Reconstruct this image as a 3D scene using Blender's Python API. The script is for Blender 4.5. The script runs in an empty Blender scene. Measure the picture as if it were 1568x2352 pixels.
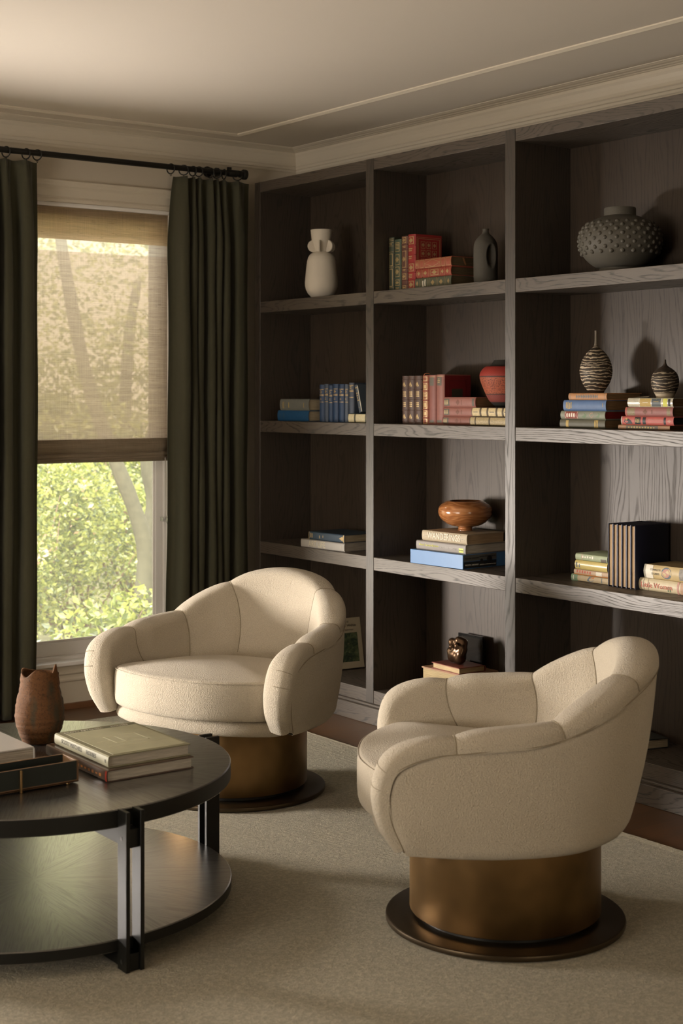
import bpy, bmesh, math, random
from mathutils import Vector, Matrix
random.seed(7)
PI = math.pi
sc = bpy.context.scene
C = sc.collection

# ------------------------------------------------------------------ camera, world, lights, exposure
cd = bpy.data.cameras.new('camera'); cam = bpy.data.objects.new('camera', cd); C.objects.link(cam)
cam.location = (0, 0, 1.43); cam.rotation_euler = (PI/2, 0, -math.radians(36.366))
cd.sensor_width = 36; cd.lens = 3410.3/2352*36; cd.shift_y = -269.5/2352
cd.clip_start = .05; cd.clip_end = 200
cd.dof.use_dof = True; cd.dof.focus_distance = 5.2; cd.dof.aperture_fstop = 5.0
sc.camera = cam
sc.view_settings.view_transform = 'Standard'; sc.view_settings.look = 'None'
sc.view_settings.gamma = 1; sc.view_settings.use_curve_mapping = False
sc.view_settings.exposure = 0.62
cy = sc.cycles
cy.use_denoising = True; cy.max_bounces = 8; cy.diffuse_bounces = 5; cy.glossy_bounces = 4
cy.transmission_bounces = 6; cy.transparent_max_bounces = 12; cy.caustics_reflective = False
cy.caustics_refractive = False; cy.sample_clamp_indirect = 4
try: cy.denoiser = 'OPENIMAGEDENOISE'
except Exception: pass

w = bpy.data.worlds.new('world'); sc.world = w; w.use_nodes = True
nt = w.node_tree; nt.nodes.clear()
wo = nt.nodes.new('ShaderNodeOutputWorld'); wb = nt.nodes.new('ShaderNodeBackground')
tc = nt.nodes.new('ShaderNodeTexCoord'); sp = nt.nodes.new('ShaderNodeSeparateXYZ'); rp = nt.nodes.new('ShaderNodeValToRGB')
nt.links.new(tc.outputs['Generated'], sp.inputs[0]); nt.links.new(sp.outputs[2], rp.inputs[0])
rp.color_ramp.elements[0].position = .48; rp.color_ramp.elements[0].color = (.30, .26, .19, 1)
rp.color_ramp.elements[1].position = .62; rp.color_ramp.elements[1].color = (.86, .83, .79, 1)
nt.links.new(rp.outputs[0], wb.inputs[0]); wb.inputs[1].default_value = 6.3
nt.links.new(wb.outputs[0], wo.inputs[0])

sl = bpy.data.lights.new('sun', 'SUN'); sun = bpy.data.objects.new('sun', sl); C.objects.link(sun)
sl.energy = 5.4; sl.color = (1, .93, .78); sl.angle = .02
sun.rotation_euler = Vector((.40, .55, -.80)).to_track_quat('-Z', 'Y').to_euler()

def area(name, loc, aim, sx, sy, energy, col):
    l = bpy.data.lights.new(name, 'AREA'); o = bpy.data.objects.new(name, l); C.objects.link(o)
    l.shape = 'RECTANGLE'; l.size = sx; l.size_y = sy; l.energy = energy; l.color = col
    o.location = loc; d = Vector(aim) - Vector(loc); o.rotation_euler = d.to_track_quat('-Z', 'Y').to_euler()
    return o
area('daylight_window_2', (-.50, 7.15, .82), (3.9, 4.2, 1.20), .95, .80, 335, (1, .91, .82))
area('ceiling_fill_left', (-3.05, 2.6, .80), (1.6, 4.2, 2.65), 1.9, 1.2, 70, (1, .90, .81))  # added fill from the left, aimed up to brighten the ceiling
area('ceiling_fill_back', (1.55, 6.62, .14), (2.3, 5.0, 2.667), 1.5, .35, 120, (1, .92, .85))  # added uplight for the ceiling; no terrace is known outside
area('rug_fill_left', (-3.3, 4.75, 2.75), (3.2, 3.95, .2), 1.4, .9, 75, (1, .93, .84))  # extra fill invented on the left to lift rug and cushions
area('sill_fill_window_1', (3.1, 7.35, 3.2), (3.1, 6.25, .25), 2.0, 1.0, 55, (.98, .97, 1))  # added lamp outside, above the view, to brighten the sill
area('front_fill', (1.1, -2.75, 1.5), (2.4, 2.5, .8), 1.6, 1.6, 2, (1, .91, .80))  # weak fill lamp added behind the camera
for nm_, loc_, aim_, a_, b_ in (('portal_window_1', (3.105, 6.40, 1.26), (3.105, 5, 1.26), .88, 2.09), ('portal_window_2', (1.0, 6.40, .695), (1.0, 5, .695), 2.60, .69)):
    o_ = area(nm_, loc_, aim_, a_, b_, 1, (1, 1, 1)); o_.data.cycles.is_portal = True

# ------------------------------------------------------------------ node helpers
class NT:
    def __init__(s, name):
        s.m = bpy.data.materials.new(name); s.m.use_nodes = True; s.t = s.m.node_tree; s.t.nodes.clear()
        s.out = s.n('OutputMaterial'); s.tc = s.n('TexCoord')
    def n(s, ty, **kw):
        x = s.t.nodes.new('ShaderNode'+ty)
        for k, v in kw.items(): setattr(x, k, v)
        return x
    def l(s, a, b): s.t.links.new(a, b)
    def val(s, sock, v):
        if hasattr(v, 'links') or hasattr(v, 'is_linked'): s.l(v, sock)
        else: sock.default_value = v if not isinstance(v, tuple) or len(v) != 3 or sock.type != 'RGBA' else (*v, 1)
    def map(s, scale=(1, 1, 1), rot=(0, 0, 0), loc=(0, 0, 0), src='Object'):
        x = s.n('Mapping'); s.l(s.tc.outputs[src] if isinstance(src, str) else src, x.inputs[0])
        x.inputs[1].default_value = loc; x.inputs[2].default_value = rot; x.inputs[3].default_value = scale
        return x.outputs[0]
    def noise(s, vec, scale, detail=3, rough=.5, dist=0, o=0):
        x = s.n('TexNoise'); s.l(vec, x.inputs['Vector']); x.inputs['Scale'].default_value = scale
        x.inputs['Detail'].default_value = detail; x.inputs['Roughness'].default_value = rough
        x.inputs['Distortion'].default_value = dist
        return x.outputs[o]
    def ramp(s, fac, stops, interp='LINEAR'):
        x = s.n('ValToRGB'); s.l(fac, x.inputs[0]); r = x.color_ramp; r.interpolation = interp
        while len(r.elements) < len(stops): r.elements.new(.5)
        for e, (p, c) in zip(r.elements, stops):
            e.position = p; e.color = (*c, 1) if isinstance(c, tuple) else (c, c, c, 1)
        return x.outputs[0]
    def math(s, op, a, b=0., c=None):
        x = s.n('Math', operation=op)
        for i, v in enumerate((a, b, c)):
            if v is None: continue
            s.val(x.inputs[i], v)
        return x.outputs[0]
    def mix(s, f, a, b, blend='MIX'):
        x = s.n('Mix', data_type='RGBA', blend_type=blend)
        s.val(x.inputs[0], f); s.val(x.inputs[6], a); s.val(x.inputs[7], b)
        return x.outputs[2]
    def bump(s, h, strength=.3, dist=.002, nrm=None):
        x = s.n('Bump'); s.l(h, x.inputs['Height']); x.inputs['Strength'].default_value = strength
        x.inputs['Distance'].default_value = dist
        if nrm is not None: s.l(nrm, x.inputs['Normal'])
        return x.outputs[0]
    def bsdf(s, col, rough=.5, metal=0, spec=.5, bump=None, coat=0, sheen=0, **kw):
        b = s.n('BsdfPrincipled'); s.val(b.inputs['Base Color'], col); s.val(b.inputs['Roughness'], rough)
        s.val(b.inputs['Metallic'], metal); s.val(b.inputs['Specular IOR Level'], spec)
        b.inputs['Coat Weight'].default_value = coat; b.inputs['Sheen Weight'].default_value = sheen
        for k, v in kw.items(): s.val(b.inputs[k.replace('_', ' ')], v)
        if bump is not None: s.l(bump, b.inputs['Normal'])
        s.l(b.outputs[0], s.out.inputs[0]); s.b = b
        return s.m

MAT = {}
def plain(name, col, rough=.6, metal=0, spec=.4, var=.12, nscale=30, bump=0., bs=200):
    if name in MAT: return MAT[name]
    a = NT(name); v = a.map()
    f = a.noise(v, nscale, 4, .6)
    c = a.mix(f, tuple(x*(1-var) for x in col), tuple(min(1, x*(1+var)) for x in col))
    bp = a.bump(a.noise(v, bs, 3), bump, .001) if bump else None
    MAT[name] = a.bsdf(c, rough, metal, spec, bp); return MAT[name]

def wood_mat(name, grain, dark=(.010, .0075, .0055), light=(.048, .034, .024), freq=230, amp=.075, rough=.46, seed=0., pore=.50, spec=.44, face=1.):
    """oak: growth-ring lines along the grain axis with short pores, satin finish"""
    a = NT(name); ax = 'XYZ'.index(grain)
    v = a.map(loc=(seed*.37, seed*.91, seed*.53))
    st = [1., 1., 1.]; st[ax] = .16
    vs = a.map(scale=tuple(st), loc=(seed*.37, seed*.91, seed*.53))
    big = a.noise(vs, 5.5, 2, .5)
    med = a.noise(vs, 24, 3, .55)
    sx = a.n('SeparateXYZ'); a.l(v, sx.inputs[0])
    oth = [i for i in range(3) if i != ax]
    r = a.math('ADD', sx.outputs[oth[0]], a.math('MULTIPLY', sx.outputs[oth[1]], .8))
    r = a.math('ADD', r, a.math('MULTIPLY', big, amp*4))
    r = a.math('ADD', r, a.math('MULTIPLY', med, amp*.30))
    ring = a.math('SINE', a.math('MULTIPLY', r, freq*2.6))
    ring = a.math('MULTIPLY_ADD', ring, .5, .5)
    st2 = [260., 260., 260.]; st2[ax] = 16.
    fine = a.noise(a.map(scale=tuple(st2)), 1., 3, .6)
    line = a.ramp(ring, [(.0, 1.), (.14, .6), (.32, 0.), (1., 0.)])
    por = a.ramp(fine, [(.40, 0.), (.62, 1.)])
    pm = a.math('MULTIPLY', a.math('MULTIPLY_ADD', por, .75, .25), line)
    pm = a.math('MAXIMUM', pm, a.math('MULTIPLY', a.ramp(fine, [(.58, 0.), (.72, 1.)]), .35))
    pm = a.math('MULTIPLY', pm, pore*1.6)
    pm.node.use_clamp = True
    tone = a.noise(vs, 9, 3, .6)
    base = a.mix(tone, tuple(x*.8 for x in light), tuple(x*1.15 for x in light))
    col = a.mix(pm, base, dark)
    rg = a.math('MULTIPLY_ADD', pm, .25, rough)
    bp = a.bump(a.math('SUBTRACT', 1., pm), .35, .0006)
    return a.bsdf(col, rg, 0, spec, bp)

W_H = wood_mat('dark_oak_horizontal_lit', 'Y', seed=1.7, light=(.078, .060, .045), spec=.80, freq=170, amp=.10, pore=.58)  # same oak made lighter, for the light on the shelf fronts
W_V = wood_mat('dark_oak_vertical_shaded', 'Z', seed=4.1, freq=170, light=(.040, .029, .020), spec=.85, pore=.55)  # same oak darkened to put the recess shade into its colour
W_B = wood_mat('dark_oak_back_shaded', 'Z', seed=9.3, freq=130, amp=.09, pore=.36)  # back panels of that oak, kept darker as recess shade
W_D = wood_mat('dark_oak_shelf_top', 'Y', seed=2.9, dark=(.02, .014, .010), light=(.05, .034, .024), pore=.4)

def fabric(name, col, bs=420, strength=.75, dist=.004, sheen=.25):
    a = NT(name); v = a.map()
    n1 = a.noise(v, bs, 2, .65, .1); n2 = a.noise(v, bs*.5, 2, .5, .15); big = a.noise(v, 5, 2)
    h = a.math('ADD', n1, a.math('MULTIPLY', n2, 1.2))
    cc = a.mix(a.ramp(n1, [(.32, 0.), (.68, 1.)]), tuple(x*.80 for x in col), tuple(min(1, x*1.10) for x in col))
    cc = a.mix(a.math('MULTIPLY', big, .25), cc, tuple(x*.9 for x in col))
    return a.bsdf(cc, .95, 0, .15, a.bump(h, strength, dist), sheen=sheen)
BOUCLE = fabric('cream_boucle', (.54, .475, .375), bs=430, strength=.7, dist=.004)
SEAM = plain('seam_thread', (.28, .235, .17), .95, spec=.1)
def curtain_mat():
    a = NT('olive_curtain_wool'); v = a.map(scale=(900, 900, 60)); f = a.noise(v, 1, 2)
    c = a.mix(f, (.045, .044, .027), (.066, .063, .039))
    return a.bsdf(c, .85, 0, .2, a.bump(f, .15, .0005), sheen=.12)
CURT = curtain_mat()
def blind_mat(name, tr, transl, col=(.62, .53, .40), tcol=None):
    a = NT(name)
    h = a.noise(a.map(scale=(7, 7, 420)), 1, 4, .65); h2 = a.noise(a.map(scale=(2.5, 2.5, 46)), 1, 3, .6)
    vv = a.noise(a.map(scale=(500, 3, 6)), 1, 2)
    slub = a.ramp(a.noise(a.map(scale=(28, 28, 300)), 1, 2, .5), [(.66, 0.), (.74, 1.)])
    f = a.math('ADD', a.math('MULTIPLY', h, .6), a.math('MULTIPLY', a.math('ADD', h2, vv), .25))
    c = a.mix(a.ramp(f, [(.30, 0.), (.75, 1.)]), tuple(x*.50 for x in col), tuple(min(1, x*1.25) for x in col))
    c = a.mix(a.math('MULTIPLY', slub, .55), c, (.20, .15, .10))
    d = a.n('BsdfDiffuse'); a.l(c, d.inputs[0])
    t = a.n('BsdfTranslucent'); a.l(c, t.inputs[0])
    m1 = a.n('MixShader'); m1.inputs[0].default_value = transl; a.l(d.outputs[0], m1.inputs[1]); a.l(t.outputs[0], m1.inputs[2])
    tp = a.n('BsdfTransparent'); tp.inputs[0].default_value = (*(tcol or (1, .93, .80)), 1)
    fac = a.math('MULTIPLY', a.ramp(f, [(.25, 1.0), (.75, .55)]), tr)
    m2 = a.n('MixShader'); a.l(fac, m2.inputs[0]); a.l(m1.outputs[0], m2.inputs[1]); a.l(tp.outputs[0], m2.inputs[2])
    a.l(m2.outputs[0], a.out.inputs[0]); return a.m
BL_A = blind_mat('woven_linen_sheet', .52, .66, (.68, .62, .545), (1, .92, .88))
BL_B = blind_mat('woven_linen_lining', .58, .66, (.68, .62, .545), (1, .92, .88))
BL_C = blind_mat('woven_linen_hem', .04, .35, (.38, .31, .23))
BL_V = blind_mat('woven_linen_valance', .05, .60, (.66, .52, .35))
PAINT = plain('cream_wall_paint', (.58, .52, .43), .65, spec=.3, var=.03, nscale=2, bump=.04, bs=160)
TRIMP = plain('cream_trim_paint', (.64, .58, .48), .42, spec=.4, var=.02, nscale=3)
CEIL = plain('ceiling_paint', (.64, .58, .50), .75, spec=.2, var=.02, nscale=1.2, bump=.05, bs=120)
WHITE = plain('white_window_paint', (.86, .84, .82), .35, spec=.5, var=.02, nscale=4)
IRON = plain('black_iron', (.012, .011, .009), .42, metal=.3, spec=.5, var=.2)
def bronze():
    a = NT('brushed_bronze'); v = a.map()
    n = a.noise(v, 3.2, 3, .6); f = a.noise(a.map(scale=(40, 40, 900)), 1, 2)
    c = a.mix(a.ramp(n, [(.30, 0.), (.72, 1.)]), (.15, .095, .045), (.40, .245, .105))
    return a.bsdf(c, a.math('MULTIPLY_ADD', n, .14, .34), 1, .5, a.bump(f, .05, .0005))
BRONZE = bronze()
BRONZE_D = plain('dark_bronze_plate', (.075, .055, .034), .34, metal=.9, var=.15, nscale=8)
def rug_mat():
    a = NT('cut_pile_rug'); v = a.map()
    s1 = a.noise(a.map(scale=(7, 16, 9)), 1, 5, .6, 1.6); s2 = a.noise(v, 260, 3, .7, .5); s3 = a.noise(a.map(scale=(85, 150, 60)), 1, 4, .65, 2.2)
    c = a.mix(s1, (.52, .47, .33), (.76, .70, .52)); c = a.mix(a.ramp(a.math('MULTIPLY_ADD', s3, .6, a.math('MULTIPLY', s2, .4)), [(.36, 0.), (.62, 1.)]), (.29, .25, .18), c)
    s4 = a.noise(v, 75, 3, .6, .6); h = a.math('ADD', s2, a.math('MULTIPLY', a.math('ADD', s3, s4), 1.6)); c = a.mix(a.ramp(s4, [(.42, .55), (.60, 0.)]), c, (.27, .24, .165))
    return a.bsdf(c, .97, 0, .1, a.bump(h, .8, .006), sheen=.3)
RUG = rug_mat()
def floor_mat():
    a = NT('walnut_stained_planks'); v = a.map()
    br = a.n('TexBrick'); a.l(v, br.inputs[0]); br.inputs['Scale'].default_value = 1; br.offset = .37
    br.inputs['Brick Width'].default_value = 1.3; br.inputs['Row Height'].default_value = .12
    br.inputs['Mortar Size'].default_value = .0012; br.inputs['Mortar'].default_value = (0, 0, 0, 1)
    br.inputs['Color1'].default_value = (.3, .3, .3, 1); br.inputs['Color2'].default_value = (.8, .8, .8, 1)
    g = a.noise(a.map(scale=(2.2, 26, 26)), 1, 4, .6, 1.5); f = a.noise(a.map(scale=(9, 260, 260)), 1, 2)
    c = a.mix(g, (.055, .024, .010), (.22, .105, .045)); c = a.mix(a.math('MULTIPLY', f, .35), c, (.05, .022, .010))
    c = a.mix(.35, c, br.outputs[0], 'MULTIPLY')
    return a.bsdf(c, a.math('MULTIPLY_ADD', g, .12, .30), 0, .5, a.bump(br.outputs[1], -.25, .001))
FLOOR = floor_mat()

# ------------------------------------------------------------------ mesh helpers
def link(o, parent=None):
    C.objects.link(o)
    if parent is not None: o.parent = parent
    return o
class MB:
    def __init__(s): s.v = []; s.f = []
    def add(s, vs, fs, M=None):
        n = len(s.v)
        s.v += [tuple(M @ Vector(p)) if M is not None else tuple(p) for p in vs]
        s.f += [tuple(i+n for i in f) for f in fs]; return s
    def box(s, x0, x1, y0, y1, z0, z1, M=None):
        vs = [(x, y, z) for x in (x0, x1) for y in (y0, y1) for z in (z0, z1)]
        return s.add(vs, [(0, 1, 3, 2), (4, 6, 7, 5), (0, 4, 5, 1), (2, 3, 7, 6), (0, 2, 6, 4), (1, 5, 7, 3)], M)
    def lathe(s, prof, seg=48, M=None, cap=True):
        vs = []; fs = []
        for r, z in prof:
            for i in range(seg):
                a = 2*PI*i/seg; vs.append((r*math.cos(a), r*math.sin(a), z))
        for j in range(len(prof)-1):
            for i in range(seg):
                k = (i+1) % seg; fs.append((j*seg+i, j*seg+k, (j+1)*seg+k, (j+1)*seg+i))
        if cap:
            fs.append(tuple(range(seg-1, -1, -1))); n = (len(prof)-1)*seg; fs.append(tuple(range(n, n+seg)))
        return s.add(vs, fs, M)
    def tube(s, pts, r, seg=8, closed=False):
        pts = [Vector(p) for p in pts]; n = len(pts); vs = []; fs = []; up = Vector((.13, .07, 1)).normalized()
        for i, p in enumerate(pts):
            t = (pts[(i+1) % n]-pts[i-1]) if closed else (pts[min(i+1, n-1)]-pts[max(i-1, 0)])
            t.normalize(); a = t.cross(up)
            if a.length < 1e-3: a = t.cross(Vector((1, 0, 0)))
            a.normalize(); b = t.cross(a); up = a.cross(t) if not closed else up
            rr = r[i] if isinstance(r, (list, tuple)) else r
            for k in range(seg):
                q = 2*PI*k/seg; vs.append(p + a*rr*math.cos(q) + b*rr*math.sin(q))
        m = n if closed else n-1
        for i in range(m):
            for k in range(seg):
                j = (i+1) % n; l = (k+1) % seg; fs.append((i*seg+k, i*seg+l, j*seg+l, j*seg+k))
        if not closed: fs += [tuple(range(seg-1, -1, -1)), tuple(range((n-1)*seg, n*seg))]
        return s.add(vs, fs)
    def torus(s, c, R, r, nrm=(1, 0, 0), seg=28, rs=8):
        q = Vector(nrm).to_track_quat('Z', 'Y'); c = Vector(c)
        pts = [c + q @ Vector((R*math.cos(2*PI*i/seg), R*math.sin(2*PI*i/seg), 0)) for i in range(seg)]
        n = Vector(nrm).normalized(); vs = []; fs = []
        for p in pts:
            d = (p-c).normalized()
            for k in range(rs):
                a = 2*PI*k/rs; vs.append(p + d*r*math.cos(a) + n*r*math.sin(a))
        for i in range(seg):
            for k in range(rs):
                j = (i+1) % seg; l = (k+1) % rs; fs.append((i*rs+k, j*rs+k, j*rs+l, i*rs+l))
        return s.add(vs, fs)
    def grid(s, P, nu, nv, flip=False):
        vs = [P(i, j) for i in range(nu) for j in range(nv)]; fs = []
        for i in range(nu-1):
            for j in range(nv-1):
                f = (i*nv+j, (i+1)*nv+j, (i+1)*nv+j+1, i*nv+j+1); fs.append(f[::-1] if flip else f)
        return s.add(vs, fs)
    def build(s, name, mat, parent=None, smooth=False, bevel=0, bseg=2, world=False, fixn=True, weld=0):
        me = bpy.data.meshes.new(name)
        off = Vector(parent.location) if (world and parent is not None) else Vector((0, 0, 0))
        me.from_pydata([tuple(Vector(p)-off) for p in s.v], [], s.f); me.update()
        if weld or fixn:
            bm = bmesh.new(); bm.from_mesh(me)
            if weld: bmesh.ops.remove_doubles(bm, verts=bm.verts, dist=weld)
            if fixn: bmesh.ops.recalc_face_normals(bm, faces=bm.faces)
            bm.to_mesh(me); bm.free()
        if isinstance(mat, (list, tuple)):
            for x in mat: me.materials.append(x)
        elif mat: me.materials.append(mat)
        if smooth is not False:
            me.shade_smooth()
            if smooth is not True: me.set_sharp_from_angle(angle=math.radians(smooth))
        o = link(bpy.data.objects.new(name, me), parent)
        if bevel:
            b = o.modifiers.new('bevel', 'BEVEL'); b.width = bevel; b.segments = bseg; b.limit_method = 'ANGLE'; b.angle_limit = .7
            me.shade_smooth(); me.set_sharp_from_angle(angle=math.radians(50))
        return o
def thing(name, label, cat, loc=(0, 0, 0), rot=(0, 0, 0), group=None):
    o = bpy.data.objects.new(name, None); o.empty_display_size = .1; C.objects.link(o)
    o.location = loc; o.rotation_euler = rot; return tag(o, label, cat, group)
def tag(o, label, cat, group=None, kind=None):
    o['label'] = label; o['category'] = cat
    if group: o['group'] = group
    if kind: o['kind'] = kind
    return o
def struct(o): o['kind'] = 'structure'; return o
def sgn(x): return -1 if x < 0 else 1
def lerp(a, b, t): return a+(b-a)*t
def cr(pts, t):
    """Catmull-Rom through control points, t in 0..1"""
    n = len(pts)-1; x = max(0, min(.99999, t))*n; i = int(x); f = x-i
    p = [pts[max(0, min(n, i+k))] for k in (-1, 0, 1, 2)]
    if i == 0: p[0] = [2*p[1][k]-p[2][k] for k in range(len(p[1]))]
    if i+2 > n: p[3] = [2*p[2][k]-p[1][k] for k in range(len(p[1]))]
    return [.5*((2*b)+(c-a)*f+(2*a-5*b+4*c-d)*f*f+(3*b-a-3*c+d)*f**3) for a, b, c, d in zip(*p)]
def text_mesh(name, s, size, M, mat, parent, sx=1., ext=.0002):
    cu = bpy.data.curves.new(name, 'FONT'); cu.body = s; cu.size = size; cu.align_x = 'CENTER'; cu.align_y = 'CENTER'
    cu.extrude = ext; cu.resolution_u = 2
    t = bpy.data.objects.new('tmp', cu); C.objects.link(t); bpy.context.view_layer.update()
    me = bpy.data.meshes.new_from_object(t); C.objects.unlink(t); bpy.data.objects.remove(t); bpy.data.curves.remove(cu)
    me.transform(M @ Matrix.Diagonal((sx, 1, 1, 1))); me.materials.clear(); me.materials.append(mat); me.name = name
    return link(bpy.data.objects.new(name, me), parent)

# ------------------------------------------------------------------ room shell
XW, YW, ZC = 4.285, 6.206, 2.667          # right wall, back wall, ceiling
XL, YF = -2.6, -2.6
TH = .16
m = MB(); m.box(XL-TH, XW+TH, YF-TH, YW+TH, -.15, 0); struct(m.build('floor', FLOOR))
m = MB(); m.box(XL-TH, XW+TH, YF-TH, YW+TH, ZC, ZC+.25); struct(m.build('ceiling', CEIL))
def wall_holes(name, axis, pos, a0, a1, holes):
    """wall slab with rectangular openings; axis 'y': runs along x at y=pos"""
    m = MB(); out = TH if pos > 0 else -TH
    def bx(u0, u1, z0, z1):
        p0, p1 = min(pos, pos+out), max(pos, pos+out)
        if axis == 'y': m.box(u0, u1, p0, p1, z0, z1)
        else: m.box(p0, p1, u0, u1, z0, z1)
    u = a0
    for h0, h1, z0, z1 in sorted(holes):
        bx(u, h0, 0, ZC); bx(h0, h1, 0, z0); bx(h0, h1, z1, ZC); u = h1
    bx(u, a1, 0, ZC); return struct(m.build(name, PAINT))
WX0, WX1, WZ0, WZ1 = 2.665, 3.566, .215, 2.306
wall_holes('wall_back', 'y', YW, XL-TH, XW+TH, [(WX0, WX1, WZ0, WZ1), (-.30, 2.30, .35, 1.04)])
wall_holes('wall_right', 'x', XW, YF, YW, [])
wall_holes('wall_left', 'x', XL, YF, YW, [(1.5, 5.2, .5, 2.2)])
wall_holes('wall_front', 'y', YF, XL-TH, XW+TH, [(.2, 2.0, .5, 2.2)])

# crown moulding: profile (distance from wall, z)
prof = [(0, 2.552), (.004, 2.556), (.004, 2.566), (.009, 2.569), (.009, 2.580), (.012, 2.584), (.009, 2.588), (.008, 2.60), (.009, 2.615),
        (.013, 2.630), (.019, 2.640), (.019, 2.651), (.030, 2.6525), (.032, 2.6545), (.046, 2.6560), (.050, 2.6585), (.064, 2.6600),
        (.072, 2.6630), (.078, 2.6645), (.080, ZC+.001), (0, ZC+.001)]
def run_profile(name, prof, axis, pos, sgnn, a0, a1, mitre0=False, mitre1=False, mat=None):
    """sweep a (d, z) profile along a wall; d is measured into the room"""
    m = MB(); vs = []; n = len(prof)
    for e, mt, s in ((a0, mitre0, 1), (a1, mitre1, -1)):
        for d, z in prof:
            u = e + (s*d if mt else 0); q = pos + sgnn*d
            vs.append((u, q, z) if axis == 'x' else (q, u, z))
    fs = [(i, (i+1) % n, n+(i+1) % n, n+i) for i in range(n)]
    fs += [tuple(range(n)), tuple(range(2*n-1, n-1, -1))]
    m.add(vs, fs); return struct(m.build(name, mat or TRIMP))
run_profile('trim_1', prof, 'x', YW, -1, XL, XW, mitre1=True)
run_profile('trim_2', prof, 'y', XW, -1, YF, YW, mitre1=True)
# picture-frame moulding on the ceiling
tp = [(-.014, ZC+.001), (-.014, ZC-.006), (-.009, ZC-.009), (-.004, ZC-.006), (.002, ZC-.010), (.008, ZC-.007), (.014, ZC-.005), (.014, ZC+.001)]
run_profile('trim_3', tp, 'y', 3.79, -1, YF, 5.985, mat=TRIMP)
run_profile('trim_4', tp, 'x', 5.972, -1, XL, 3.80, mat=TRIMP)
# baseboard and window apron below the sill
bp_ = [(0, .205), (.030, .205), (.030, .196), (.022, .190), (.022, .176), (.027, .170), (.027, .160), (.019, .152), (.019, .140),
       (.024, .133), (.024, .126), (.016, .119), (.016, .006), (0, .006)]
run_profile('baseboard_back', bp_, 'x', YW, -1, XL, 3.96)
sh = [(0, .030), (.020, .030), (.028, .022), (.034, .012), (.036, 0), (0, 0)]
WALNUT = plain('walnut_shoe_moulding', (.16, .075, .033), .4, var=.25, nscale=18)
run_profile('trim_5', [(d, min(z, .024)) for d, z in sh], 'x', YW, -1, XL, 3.96, mat=WALNUT)
# head casing above the window
hc = [(0, 2.306), (.020, 2.306), (.020, 2.318), (.024, 2.322), (.020, 2.328), (.017, 2.332), (.017, 2.365), (.022, 2.372), (.028, 2.378), (.028, 2.388), (.034, 2.396), (.034, 2.402), (0, 2.404)]
run_profile('trim_6', hc, 'x', YW, -1, WX0-.10, WX1+.10)
m = MB(); m.box(WX1-.0, WX1+.085, YW-.020, YW, .21, 2.306); m.box(WX1+.060, WX1+.085, YW-.028, YW-.02, .21, 2.306); struct(m.build('trim_7', TRIMP, bevel=.003))
m = MB(); m.box(WX0-.085, WX0, YW-.020, YW, .21, 2.306); struct(m.build('trim_8', TRIMP, bevel=.003))
m = MB(); m.box(WX0-.11, WX1+.11, YW-.050, YW+.11, .199, .217); struct(m.build('trim_9', WHITE, bevel=.004))

# windows
GLASS = NT('window_glass'); g1 = GLASS.n('BsdfTransparent'); g2 = GLASS.n('BsdfGlossy'); g2.inputs['Roughness'].default_value = .02
fr = GLASS.n('Fresnel'); fr.inputs[0].default_value = 1.35; gm = GLASS.n('MixShader'); g1.inputs[0].default_value = (.95, .97, .95, 1)
GLASS.l(fr.outputs[0], gm.inputs[0]); GLASS.l(g1.outputs[0], gm.inputs[1]); GLASS.l(g2.outputs[0], gm.inputs[2])
gd = GLASS.n('BsdfTranslucent'); gd.inputs[0].default_value = (.8, .8, .75, 1); gm2 = GLASS.n('MixShader'); gm2.inputs[0].default_value = .04  # translucent share mixed in to imitate haze over the garden view
GLASS.l(gm.outputs[0], gm2.inputs[1]); GLASS.l(gd.outputs[0], gm2.inputs[2]); GLASS.l(gm2.outputs[0], GLASS.out.inputs[0]); GLASS = GLASS.m
wn = thing('window_1', '', '', (3.1, YW, WZ0)); del wn['label'], wn['category']; wn['kind'] = 'structure'
m = MB()                                             # jamb liner
m.box(WX0, WX0+.018, YW-.0, YW+TH, WZ0, WZ1); m.box(WX1-.018, WX1, YW, YW+TH, WZ0, WZ1)
m.box(WX0, WX1, YW+.0, YW+TH, WZ1-.018, WZ1); m.box(WX0+.018, WX1-.018, YW+.02, YW+TH, WZ0, WZ0+.016)
m.box(WX0+.018, WX0+.030, YW+.05, YW+.07, WZ0, WZ1); m.box(WX1-.030, WX1-.018, YW+.03, YW+.044, WZ0, WZ1)
struct(m.build('window_frame', WHITE, wn, world=True, bevel=.0015))
def sash(y, z0, z1, bot, top, muntin=False):
    m = MB(); st = .042; x0, x1 = WX0+.019, WX1-.019
    m.box(x0, x0+st, y, y+.035, z0, z1); m.box(x1-st, x1, y, y+.035, z0, z1)
    m.box(x0+st, x1-st, y, y+.035, z0, z0+bot); m.box(x0+st, x1-st, y, y+.035, z1-top, z1)
    b = .009                                          # glazing bead
    m.box(x0+st, x0+st+b, y+.010, y+.02, z0+bot, z1-top); m.box(x1-st-b, x1-st, y+.010, y+.02, z0+bot, z1-top)
    m.box(x0+st, x1-st, y+.010, y+.02, z0+bot, z0+bot+b)
    s = struct(m.build('sash', WHITE, wn, world=True, bevel=.002))
    g = MB(); g.box(x0+st, x1-st, y+.020, y+.024, z0+bot, z1-top); struct(g.build('glass_pane', GLASS, wn, world=True))
sash(YW+.055, WZ0+.016, 1.215, .062, .035)
sash(YW+.095, 1.18, WZ1-.018, .035, .05)
m = MB(); m.box(3.08, 3.12, YW+.04, YW+.056, 1.20, 1.218); struct(m.build('sash_lock', WHITE, wn, world=True, bevel=.003))
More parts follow.
